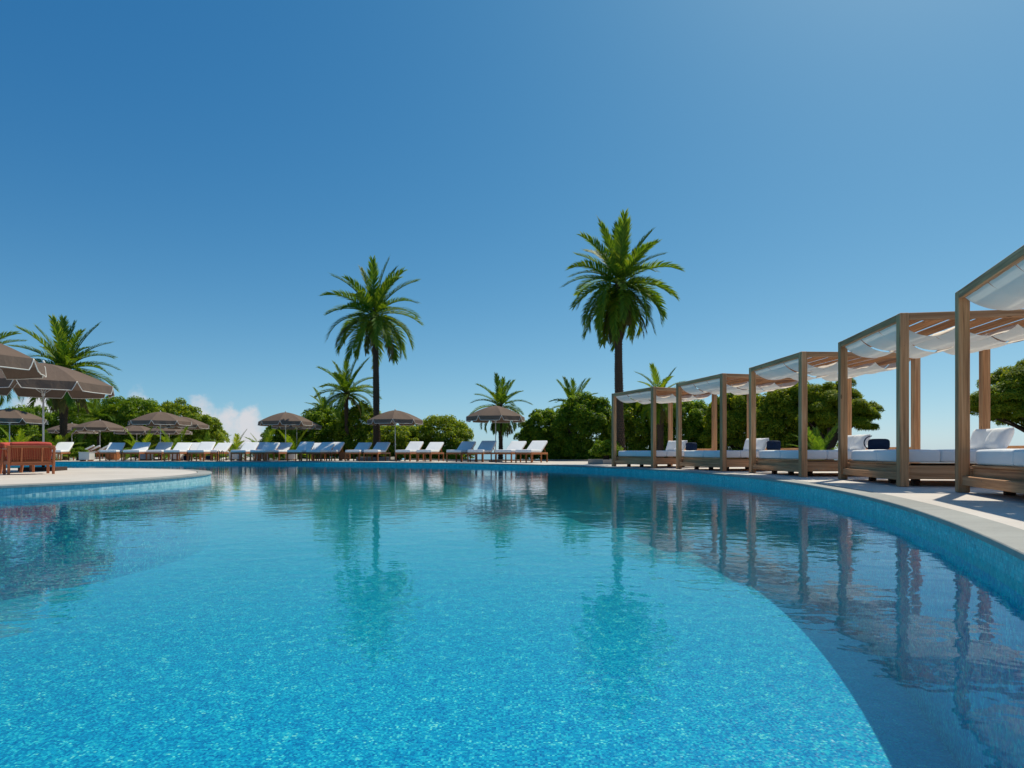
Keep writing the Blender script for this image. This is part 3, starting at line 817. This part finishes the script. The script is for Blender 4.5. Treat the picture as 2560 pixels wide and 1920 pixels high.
for (xp, Y, lab, rad, rot, zs) in (
        (24, 35.2, 'taupe parasol at the left edge, partly behind the white pole', 1.83, 0.2, 1.0),
        (250, 48.0, 'small far taupe parasol with pale rib lines right of the thick palm trunk', 1.85, 0.05, 1.0),
        (180, 52.0, 'farther taupe parasol partly hidden behind the thick palm trunk', 1.83, 0.0, 0.98),
        (342, 56.5, 'low far taupe parasol half hidden by the wide one in front', 1.83, 0.1, 1.0),
        (401, 37.8, 'wide taupe parasol at the left of the lounger row', 1.73, 0.25, 1.0),
        (454, 44.5, 'taupe parasol just behind and right of the wide left one', 1.78, 0.3, 1.03),
        (423, 54.0, 'lowest far taupe parasol showing beneath the wide left one', 1.83, 0.0, 0.97),
        (714, 38.2, 'domed taupe parasol right of the white cloud', 1.60, 0.15, 1.0),
        (742, 43.5, 'taupe parasol half hidden behind the domed middle one', 1.63, 0.35, 1.0),
        (988, 36.3, 'taupe parasol right of the slim tall palm trunk', 1.60, 0.1, 1.0),
        (1239, 32.8, 'rightmost taupe parasol, in front of the drooping palm', 1.56, 0.22, 1.0)):
    parasol(px2xy(xp, Y), Y, lab, rad, rot, zs)

# ------------------------------------------------------------------ red lounge chairs on the island
def armchair(X, Y, rz, label):
    root = thing('armchair', label, 'armchair', (X, Y, 0), rz, 'teak armchairs with red cushions')
    T = 'chair_teak'; w = 0.41
    for sx in (-1, 1):
        beam('rear_leg', (sx * w, -0.02, 0.0), (sx * w, -0.12, 0.66), 0.05, 0.055, T, root)
        beam('front_leg', (sx * w, 0.62, 0.0), (sx * w, 0.62, 0.565), 0.05, 0.055, T, root)
        beam('armrest', (sx * w, -0.13, 0.585), (sx * w, 0.67, 0.585), 0.075, 0.035, T, root)
        beam('side_rail', (sx * w, 0.0, 0.27), (sx * w, 0.60, 0.27), 0.035, 0.09, T, root)
    beam('back_rail', (-w + 0.03, -0.05, 0.255), (w - 0.03, -0.05, 0.255), 0.04, 0.09, T, root)
    beam('front_rail', (-w + 0.03, 0.62, 0.27), (w - 0.03, 0.62, 0.27), 0.04, 0.09, T, root)
    beam('top_rail', (-w + 0.03, -0.135, 0.635), (w - 0.03, -0.135, 0.635), 0.045, 0.06, T, root)
    for sx in (-0.19, 0.19): beam('stile', (sx, -0.085, 0.30), (sx, -0.155, 0.61), 0.032, 0.035, T, root)
    for k in range(24):
        x = -0.355 + k * 0.71 / 23
        beam('back_slat', (x, -0.045, 0.30), (x, -0.118, 0.61), 0.013, 0.014, T, root, 0.002)
    link('seat_base', chamfer_box((0.74, 0.62, 0.025), T), root, (0, 0.30, 0.315))
    link('seat_cushion', cushion_mesh(0.74, 0.64, 0.12, 'red_cushion', 0.04, 0.02, 1), root, (0, 0.32, 0.392))
    link('back_cushion', cushion_mesh(0.76, 0.14, 0.34, 'red_cushion', 0.04, 0.012, 2), root, (0, 0.0, 0.565), (R(13), 0, 0))
    return root
armchair(-11.05, 14.25, 0.80, 'red cushioned teak armchair seen from behind, slats across its back')
armchair(-12.15, 15.0, 1.75, 'red cushioned teak armchair cut off by the left edge of the picture')
armchair(-12.9, 15.95, -2.4, 'red cushioned teak armchair behind the other two, facing them')

# ------------------------------------------------------------------ pool rail, bags, planters
rail_y = PC.y + PR + 0.32
root = thing('pool_handrail', 'black metal pool ladder rail standing at the far pool edge', 'handrail', (px2xy(551, rail_y), rail_y, 0))
for dx in (-0.10, 0.10):
    mb = MB(); mb.tube([(dx, 0.12, 0), (dx, 0.12, 0.46)] + [(dx, 0.12 * math.cos(a), 0.46 + 0.11 * math.sin(a)) for a in np.linspace(0.2, math.pi - 0.2, 8)] + [(dx, -0.12, 0.46), (dx, -0.12, 0.0)], 0.02, 8)
    link('rail_hoop', mb.mesh('rail_hoop', 'black_metal', True), root)
link('rail_base', chamfer_box((0.34, 0.36, 0.02), 'black_metal'), root, (0, 0, 0.01))
for xb, Y, lab in ((523, 37.4, 'dark beach bag on the deck left of the pool rail'), (467, 35.9, 'dark beach bag under the lounger right of the wide parasol')):
    root = thing('beach_bag', lab, 'bag', (px2xy(xb, Y), Y, 0), rnd.uniform(-0.3, 0.3), 'dark bags under the loungers')
    link('bag_body', cushion_mesh(0.34, 0.20, 0.26, 'navy_canvas', 0.05, 0.02, 5), root, (0, 0, 0.14))
    mb = MB(); mb.tube([(-0.09 * math.cos(a), 0, 0.26 + 0.1 * math.sin(a)) for a in np.linspace(0, math.pi, 9)], 0.012, 5); link('bag_handle', mb.mesh('bag_handle', 'black_metal', True), root)

def planter(X, Y, w, d, h, label, rz=0.0):
    root = thing('planter', label, 'planter', (X, Y, 0), rz, None)
    th = 0.07
    for sy in (-1, 1): link('planter_wall', chamfer_box((w, th, h), 'planter_concrete', 0.01), root, (0, sy * (d / 2 - th / 2), h / 2))
    for sx in (-1, 1): link('planter_wall', chamfer_box((th, d - 2 * th, h), 'planter_concrete', 0.01), root, (sx * (w / 2 - th / 2), 0, h / 2))
    link('planter_soil', chamfer_box((w - 2 * th, d - 2 * th, 0.1), 'soil', 0.01), root, (0, 0, h - 0.09))
    return root

# ------------------------------------------------------------------ palms
def frond_mesh(L, droop, seed, mat, wide=0.30, nl=40, ragged=0.0, vee=0.5):
    rs = np.random.RandomState(seed)
    ns = 14; P = [np.zeros(3)]; T = []
    bend = rs.uniform(-0.18, 0.18)
    for i in range(ns):
        t_ = (i + 0.5) / ns
        pit = -droop * t_ ** 1.35; yaw = bend * t_ ** 2
        d = np.array([math.cos(pit) * math.cos(yaw), math.cos(pit) * math.sin(yaw), math.sin(pit)]); T.append(d)
        P.append(P[-1] + d * L / ns)
    T.append(T[-1]); P = np.array(P); T = np.array(T)
    def at(t_):
        f = min(t_ * ns, ns - 1e-6); i = int(f); return P[i] + (P[i + 1] - P[i]) * (f - i), T[i]
    V = []; F = []
    mb = MB(); mb.tube([tuple(p) for p in P[::2]], [0.028 * L / 2.6 * (1 - 0.9 * k / 7) + 0.003 for k in range(len(P[::2]))], 4, False)
    V += mb.V; F += mb.F
    for side in (-1, 1):
        for k in range(nl):
            t_ = 0.13 + 0.87 * (k + rs.uniform(-0.3, 0.3)) / nl; t_ = min(max(t_, 0.1), 0.995)
            if rs.rand() < ragged: continue
            p, d = at(t_)
            s = np.cross(np.array([0, 0, 1.0]), d); s /= (np.linalg.norm(s) + 1e-9); s *= side
            upv = np.cross(d, np.cross(np.array([0, 0, 1.0]), d)); upv /= (np.linalg.norm(upv) + 1e-9)
            ang = R(62 - 38 * t_ + rs.uniform(-7, 7))
            ll = wide * L / 2.6 * 1.6 * (0.30 + 0.70 * math.sin(math.pi * min(1, 0.12 + 0.80 * t_)) ** 0.8) * rs.uniform(0.85, 1.12)
            dirv = d * math.cos(ang) + s * math.sin(ang) + upv * (vee * (1 - 0.5 * t_) + rs.uniform(-0.10, 0.10)); dirv /= np.linalg.norm(dirv)
            wv = np.cross(dirv, upv); wv /= (np.linalg.norm(wv) + 1e-9); w = (0.031 if wide > 0.35 else 0.026) * L / 2.6
            mid = p + dirv * ll * 0.5; tip = p + dirv * ll + np.array([0, 0, -0.16 * ll - 0.05 * ll * rs.rand()])
            b = len(V)
            V += [tuple(p - wv * w * 0.6), tuple(p + wv * w * 0.6), tuple(mid + wv * w), tuple(mid - wv * w), tuple(tip)]
            F += [(b, b + 1, b + 2, b + 3), (b + 3, b + 2, b + 4)]
    return new_mesh('frond', V, F, mat)
FR = {}
def frond_set(mat, wide=0.30, nl=40, ragged=0.0, vee=0.5):
    key = (mat, wide, nl)
    if key not in FR:
        FR[key] = {d: [frond_mesh(2.6, d, int(d * 100) + s * 7 + len(FR) * 31, mat, wide, nl, ragged, vee) for s in range(3)] for d in (0.35, 0.7, 1.05, 1.4)}
    return FR[key]

def trunk_mesh(h, r0, r1, lean, seed, scales=True):
    rs = random.Random(seed); mb = MB(); n = 14
    ax = lambda f: (lean[0] * f + 0.03 * math.sin(f * 5 + seed), lean[1] * f, h * f)
    rad = lambda f: r0 + (r1 - r0) * min(1, f * 3.0) ** 0.6 if f < 0.33 else r1 * (1 + 0.08 * math.sin(f * 9 + seed))
    mb.tube([ax(i / n) for i in range(n + 1)], [rad(i / n) * 0.97 for i in range(n + 1)], 12)
    if scales:
        rows = int(h / 0.105); per = 11
        for i in range(rows):
            f = (i + 0.5) / rows; c = ax(f); r = rad(f)
            for j in range(per):
                a = 2 * math.pi * (j + 0.5 * (i % 2)) / per + rs.uniform(-0.06, 0.06); hw = math.pi / per * 0.92
                pr = r * rs.uniform(0.10, 0.24) + 0.008; hz = 0.07
                P = lambda aa, rr, z: (c[0] + rr * math.cos(aa), c[1] + rr * math.sin(aa), c[2] + z)
                V = [P(a - hw, r * 0.95, 0.0), P(a + hw, r * 0.95, 0.0), P(a, r * 0.95, -hz), P(a - hw * 0.6, r + pr, hz * 0.55), P(a + hw * 0.6, r + pr, hz * 0.55), P(a, r * 0.95, hz * 0.8)]
                mb.add(V, [(2, 1, 4, 3), (0, 2, 3), (1, 5, 4), (0, 3, 5), (3, 4, 5)])
    return mb.mesh('trunk', 'palm_bark')

def palm(X, Y, z_base, z_crown, L, label, seed, n_green=34, n_old=6, low=-55, high=82, r0=0.25, r1=0.17, lean=(0, 0), mat='frond_green', wide=0.34, nl=54, trunk=True, name='palm_tree', skirt=0, cat='palm'):
    rs = random.Random(seed)
    root = thing(name, label, cat, (X, Y, z_base), rs.uniform(0, 6.28) if not lean[0] else 0)
    h = z_crown - z_base
    if trunk:
        link('trunk', trunk_mesh(h, r0, r1, lean, seed), root)
        mb = MB()
        for i in range(26):
            a = i * 2.4; e = R(35 + 40 * rs.random()); z0 = h - 0.5 + 0.55 * i / 26
            p = Vector((lean[0], lean[1], z0)); d = Vector((math.cos(a) * math.cos(e), math.sin(a) * math.cos(e), math.sin(e)))
            q = p + d * (r1 + 0.25)
            mb.tube([p + d * r1 * 0.7, q], [0.06, 0.03], 4)
        link('crown_base', mb.mesh('crown_base', 'palm_bark'), root)
    fg = frond_set(mat, wide, nl); fo = frond_set('frond_old', wide * 0.9, nl, 0.15, 0.15)
    tot = n_green
    for i in range(tot):
        f = (i + 0.5) / tot
        el = high + (low - high) * f ** 0.85 + rs.uniform(-6, 6)
        a = i * 2.39996 + rs.uniform(-0.25, 0.25)
        dk = 0.35 if el > 62 else 0.7 if el > 40 else 1.05 if el > 5 else 1.4
        if el < -30: dk = 0.7
        k = rs.uniform(0.86, 1.1) * (1.12 if el > 58 else 1.0)
        s = L / 2.6 * k
        link('frond', rs.choice(fg[dk]), root, (lean[0] + 0.06 * math.cos(a), lean[1] + 0.06 * math.sin(a), h + 0.10 * math.sin(R(el))), (rs.uniform(-0.35, 0.35), -R(el), a), s)
    for i in range(n_old):
        el = rs.uniform(low - 18, low + 25) if not skirt else rs.uniform(-78, -52)
        a = i * 2.39996 + 1.0 + rs.uniform(-0.4, 0.4)
        link('frond', rs.choice(fo[0.35 if el < -50 else 1.05]), root, (lean[0] + 0.08 * math.cos(a), lean[1] + 0.08 * math.sin(a), h - 0.12), (rs.uniform(-0.4, 0.4), -R(el), a), L / 2.6 * rs.uniform(0.7, 0.95))
    return root

YA = 26.6
planter(px2xy(1530, 26.2), 26.4, 1.5, 1.5, 0.20, 'low concrete planter at the foot of the tallest palm', 0.3)
palm(px2xy(1548, YA), YA, 0.12, pz(712, YA), 2.5, 'tallest palm with dense crown and drooping skirt behind the farthest cabana', 11, 62, 12, -64, 84, 0.24, 0.155, skirt=1)
YB = 37.0
planter(px2xy(934, YB), YB + 0.6, 2.0, 1.6, 0.20, 'long concrete planter at the foot of the slim tall palm')
palm(px2xy(939, YB), YB + 0.6, 0.12, pz(784, YB), 3.15, 'slim tall palm standing alone against the sky left of centre', 23, 42, 5, -38, 84, 0.26, 0.165, lean=(-0.22, 0))
palm(px2xy(866, 46), 46, ground_z(px2xy(866, 46), 46), pz(985, 46), 2.45, 'small palm just left of the slim tall palm trunk', 31, 30, 3, -25, 84, 0.2, 0.14)
palm(px2xy(812, 50), 50, ground_z(px2xy(812, 50), 50), pz(1035, 50), 1.9, 'half hidden palm behind the bush left of the small palm', 37, 22, 2, -15, 75, 0.2, 0.14)
palm(px2xy(1251, 37.2), 37.2, 0.0, pz(1018, 37.2), 1.75, 'short palm with drooping skirt behind the rightmost parasol', 41, 34, 13, -58, 84, 0.16, 0.11, skirt=1)
palm(px2xy(1434, 43), 43, ground_z(px2xy(1434, 43), 43), pz(1020, 43), 1.85, 'palm whose fan of fronds rises behind the bushes left of the cabanas', 47, 24, 3, -10, 82, 0.18, 0.13)
palm(px2xy(1650, 30.5), 30.5, 0.0, pz(992, 30.5), 1.5, 'palm rising over the two farthest cabana roofs', 53, 30, 3, -45, 78, 0.2, 0.14, mat='frond_bright')
palm(px2xy(158, 38.5), 38.5, 0.0, pz(925, 38.5), 2.9, 'thick palm with yellowing fronds behind the big left parasol', 59, 40, 16, -30, 84, 0.26, 0.19, lean=(0.12, 0), skirt=1)
palm(px2xy(-75, 37), 37, 0.0, pz(905, 37), 3.2, 'palm beyond the left edge, a few frond tips in view', 61, 34, 4, -50, 80, 0.24, 0.17)
palm(px2xy(248, 60.5), 60.5, 0.0, pz(1052, 60.5), 3.0, 'bushy palm with golden lower fronds behind the far parasols', 67, 22, 6, -20, 80, 0.2, 0.15)
# young palms: no trunk to speak of
def young(xp, Y, h, label, seed, mat='frond_bright'):
    return palm(px2xy(xp, Y), Y, 0.0 if ground_z(px2xy(xp, Y), Y) > -0.3 else ground_z(px2xy(xp, Y), Y), 0.22 if ground_z(px2xy(xp, Y), Y) > -0.3 else ground_z(px2xy(xp, Y), Y) + 0.3, h * 0.9, label, seed, 19, 2, -6, 76, mat=mat, wide=0.36, nl=32, trunk=False, name='young_palm', cat='young palm')
for (xp, Y, h, lab) in ((45, 40.5, 2.1, 'young palm under the parasol at the left edge'), (135, 37.6, 1.75, 'young palm at the foot of the thick palm'),
                        (352, 41.5, 2.0, 'young palm behind the shaded lounger left of the wide parasol pole'), (440, 41.0, 1.9, 'young palm between the two wide left parasol poles'),
                        (522, 42.0, 1.8, 'young palm below the right end of the big left bush'), (584, 39.8, 1.75, 'young palm standing against the white cloud'),
                        (660, 40.5, 1.75, 'young palm at the left foot of the middle bush'), (735, 41.5, 2.0, 'young palm behind the paired parasol poles'),
                        (2046, 22.5, 1.35, 'leafy young palm seen between the posts of the middle cabana')):
    young(xp, Y, h, lab, int(xp) + 5, 'frond_green' if xp > 2000 else 'frond_bright')

# ------------------------------------------------------------------ broadleaf trees, hedges and pines
def leaves(puffs, n, size, seed, aspect=0.55, up=0.35, needle=False):
    """leaf quads spread through ellipsoidal puffs, thickest in the outer shell"""
    rs = np.random.RandomState(seed)
    vol = np.array([p[3] * p[4] * p[5] for p in puffs]) ** 0.72; pick = rs.choice(len(puffs), n, p=vol / vol.sum())
    C = np.array([p[:3] for p in puffs])[pick]; S = np.array([p[3:6] for p in puffs])[pick]
    D = rs.normal(size=(n, 3)); D /= np.linalg.norm(D, axis=1)[:, None]
    D[:, 2] = np.where(D[:, 2] < -0.35, -D[:, 2] * 0.6, D[:, 2])
    rr = 1 - np.abs(rs.normal(scale=0.14, size=n)); rr = np.where(rs.rand(n) < 0.14, rs.rand(n) * 0.8, rr)
    rr = np.where(rs.rand(n) < 0.05, 1 + rs.rand(n) * 0.16, rr)
    P = C + D * S * rr[:, None]
    Nn = D * 0.8 + rs.normal(scale=0.55, size=(n, 3)); Nn[:, 2] += up; Nn /= np.linalg.norm(Nn, axis=1)[:, None]
    A = np.cross(Nn, rs.normal(size=(n, 3))); A /= np.linalg.norm(A, axis=1)[:, None]; B = np.cross(Nn, A)
    ln = size * rs.uniform(0.65, 1.3, size=n)[:, None]; wd = ln * aspect
    droop = np.array([0, 0, -0.25]) * ln
    V = np.empty((n, 4, 3), dtype=np.float32)
    V[:, 0] = P - A * ln * 0.5; V[:, 1] = P + B * wd * 0.5 + Nn * ln * 0.06; V[:, 2] = P + A * ln * 0.5 + droop * 0.6; V[:, 3] = P - B * wd * 0.5 + Nn * ln * 0.06
    return V.reshape(-1, 3), np.arange(n * 4, dtype=np.int32).reshape(-1, 4)

def crown_puffs(c, s, k, seed, small=0.30):
    """uneven dome of overlapping puffs"""
    rs = random.Random(seed); out = []
    for i in range(k):
        a = i * 2.39996 + rs.uniform(-0.3, 0.3); f = (i + 0.5) / k
        el = math.asin(1 - 1.45 * f) if 1 - 1.45 * f > -1 else -0.5
        q = rs.uniform(0.74, 0.96)
        r = small * rs.uniform(0.6, 1.4)
        out.append((c[0] + s[0] * q * math.cos(a) * math.cos(el), c[1] + s[1] * q * math.sin(a) * math.cos(el), c[2] + s[2] * q * math.sin(el), s[0] * r, s[1] * r, s[2] * r * 0.95))
    out.append((c[0], c[1], c[2] - 0.05 * s[2], s[0] * 0.74, s[1] * 0.74, s[2] * 0.74))
    return out

def tree(X, Y, zc, half, label, seed, n=26000, leaf=0.17, mat='leaf_broad', group=None, name='broadleaf_tree', k=34, zbase=None, small=0.30, limbs=7, aspect=0.55, category='tree', bushy=True):
    gz = ground_z(X, Y) if zbase is None else zbase
    root = thing(name, label, category, (X, Y, gz), 0, group)
    c = (0, 0, zc - gz)
    pf = crown_puffs(c, half, int(k * 2.6) if bushy else k, seed, small * (0.58 if bushy else 1))
    if bushy:
        q = random.Random(seed + 1)
        for i in range(34):
            a = i * 2.39996; rr = q.uniform(0.55, 0.92)
            z = max(0.3, (c[2] - half[2]) * 1.0 + q.uniform(0.0, 0.8) * half[2])
            pf.insert(0, (half[0] * rr * math.cos(a), half[1] * rr * math.sin(a), z, half[0] * 0.23, half[1] * 0.23, half[2] * 0.24))
    V, F = leaves(pf, int(n * (1.5 if bushy else 1)), leaf * (0.8 if bushy else 1), seed, aspect)
    V = V[:]; 
    link('crown', new_mesh('crown', V, F, mat), root)
    rs = random.Random(seed); mb = MB()
    z1 = max(0.5, c[2] - half[2] * 0.55); r = 0.10 + 0.045 * half[2]
    mb.tube([(0, 0, -0.2), (rs.uniform(-.1, .1), rs.uniform(-.1, .1), z1 * 0.5), (0, 0, z1)], [r * 1.3, r, r * 0.85], 8)
    for p in rs.sample(pf[:-1], min(limbs, len(pf) - 1)):
        m = (p[0] * 0.45 + rs.uniform(-.2, .2), p[1] * 0.45, z1 + (p[2] - z1) * 0.35)
        mb.tube([(0, 0, z1 - 0.1), m, (p[0] * 0.92, p[1] * 0.92, p[2] * 0.96)], [r * 0.6, r * 0.4, r * 0.14], 6)
    link('trunk', mb.mesh('trunk', 'tree_bark'), root)
    return root

def tree_px(x0, x1, ytop, Y, label, seed, mat='leaf_broad', ybot=1150, depth=None, **k):
    """crown that spans the pixel columns x0..x1 and reaches ytop when it stands Y metres away"""
    X0, X1 = px2xy(x0, Y), px2xy(x1, Y); zt = pz(ytop, Y); X = (X0 + X1) / 2
    gz = ground_z(X, Y); zb = max(gz, pz(ybot, Y))
    hz = (zt - zb) * 0.60; hx = (X1 - X0) / 2
    return tree(X, Y, zt - hz, (hx, depth or hx * 0.8, hz), label, seed, mat=mat, **k)
G1 = 'dense trees behind the left parasols'
tree_px(-30, 150, 1012, 63, 'dense dark tree at the far left behind the thick palm', 101, n=26000, leaf=0.26, k=40, group=G1)
tree_px(110, 300, 1004, 65, 'dense dark tree between the thick palm and the wide left parasol', 102, n=30000, leaf=0.26, k=44, group=G1)
tree_px(235, 430, 993, 63, 'tallest rounded tree behind the wide left parasol', 103, mat='leaf_broad', n=34000, leaf=0.26, k=46, group=G1)
tree_px(370, 515, 1003, 61.5, 'rounded tree right of the wide left parasol', 104, mat='leaf_light', n=26000, leaf=0.24, k=42, group=G1)
tree_px(450, 564, 1036, 60, 'tree sloping down to the white cloud at the right end of the left thicket', 105, mat='leaf_light', n=20000, leaf=0.22, k=36, group=G1)
G2 = 'bushy trees in the middle distance'
tree_px(655, 770, 1052, 49, 'low dark tree behind the domed middle parasol', 111, n=18000, leaf=0.20, k=34, group=G2)
tree_px(725, 885, 1022, 48.5, 'dark tree under the small palm left of the slim tall palm', 112, n=26000, leaf=0.20, k=44, group=G2)
tree_px(840, 965, 1010, 47, 'yellowish green tree right behind the slim tall palm trunk', 113, mat='leaf_light', n=22000, leaf=0.20, k=40, group=G2)
tree_px(925, 1075, 1062, 43, 'bright bush under the parasol right of the slim tall palm', 114, mat='leaf_light', n=22000, leaf=0.17, k=40, group=G2)
tree_px(1015, 1180, 1042, 44, 'bright rounded bush left of the rightmost parasol', 115, mat='leaf_light', n=24000, leaf=0.17, k=42, group=G2)
G3 = 'bushy trees behind the cabanas'
tree_px(1292, 1430, 1024, 37.5, 'dark bush right of the rightmost parasol', 121, n=38000, leaf=0.15, k=44, mat='leaf_broad', group=G3)
tree_px(1385, 1545, 988, 36.5, 'tall dark bush left of the farthest cabana', 122, n=42000, leaf=0.15, k=48, group=G3)
tree_px(1520, 1660, 990, 34.5, 'bright bush behind the farthest cabana', 123, mat='leaf_light', n=38000, leaf=0.15, k=44, group=G3)
tree_px(1640, 1800, 998, 32, 'dark bush between the two farthest cabanas', 124, n=42000, leaf=0.14, k=46, group=G3)
tree_px(1760, 1935, 976, 29.5, 'tall dark bush behind the second farthest cabana', 125, n=48000, leaf=0.13, k=50, mat='leaf_pine', group=G3)
tree_px(1890, 2075, 955, 27.5, 'tall dark bush behind the left posts of the middle cabana', 126, n=50000, leaf=0.13, k=52, mat='leaf_pine', group=G3)
# two wind-shaped pines with bare lower limbs
def pine(x0, x1, ytop, ybot, Y, trunk_px, label, seed, n):
    X0, X1 = px2xy(x0, Y), px2xy(x1, Y); zt, zb = pz(ytop, Y), pz(ybot, Y); X = px2xy(trunk_px, Y)
    gz = ground_z(X, Y); root = thing('pine_tree', label, 'pine tree', (X, Y, gz), 0, 'wind shaped pines on the right')
    hx = (X1 - X0) / 2; cx = (X0 + X1) / 2 - X; rs = random.Random(seed); pf = []
    for i in range(120):
        f = rs.random(); a = rs.uniform(0, 6.283); q = math.sqrt(rs.random()) * 0.92
        x = cx + hx * q * math.cos(a); y = hx * 0.75 * q * math.sin(a)
        top = zb + (zt - zb) * math.sqrt(max(0.02, 1 - q ** 2.2)); z = zb + 0.25 + (top - zb - 0.35) * (f ** 0.6)
        r = rs.uniform(0.2, 0.42) * (hx / 2.4) ** 0.5; pf.append((x, y, z - gz, r * 1.15, r * 1.15, r * 0.8))
    V, F = leaves(pf, n, 0.17, seed, 0.17, 0.6)
    link('crown', new_mesh('crown', V, F, 'leaf_pine'), root)
    mb = MB(); r = 0.17
    fork = (0.1, 0.0, max(0.55, (zb - gz) * 0.5))
    mb.tube([(0, 0, -0.2), (0.05, 0, fork[2] * 0.6), fork], [r * 1.3, r, r * 0.9], 8)
    for i in range(16):
        p = pf[i * 6]
        m = (p[0] * 0.5, p[1] * 0.5, fork[2] + (p[2] - fork[2]) * 0.62 + rs.uniform(-0.1, 0.1))
        mb.tube([fork, (p[0] * 0.22, p[1] * 0.22, fork[2] + (p[2] - fork[2]) * 0.35), m, p[:3]], [r * 0.55, r * 0.42, r * 0.28, r * 0.08], 6)
    link('trunk', mb.mesh('trunk', 'tree_bark'), root)
pine(1990, 2190, 948, 1090, 26.0, 2070, 'pine with flat underside right of the middle cabana', 131, 70000)
pine(2445, 2880, 872, 1092, 21.0, 2640, 'large pine with bare spreading limbs at the right edge', 132, 130000)

# low shrubs
def shrub(xp, Y, r, h, label, seed, z0=0.0, mat='leaf_broad', n=5000, leaf=0.11):
    X = px2xy(xp, Y)
    tree(X, Y, z0 + h * 0.5, (r, r, h * 0.55), label, seed, n, leaf, mat, None, 'shrub', 16, z0, 0.36, 5, 0.5, 'shrub')
shrub(1515, 26.3, 0.62, 0.85, 'dark shrub in the planter at the foot of the tallest palm', 141, 0.12)
shrub(196, 36.6, 0.45, 0.75, 'small dark shrub between the leftmost lounger and its side table', 142)
shrub(1330, 36.8, 0.5, 0.7, 'pale low shrub under the rightmost lounger', 143, 0.0, 'leaf_light', 3000)
shrub(934, 37.4, 0.7, 0.55, 'low shrub in the planter of the slim tall palm', 144, 0.12, 'leaf_light', 4000)
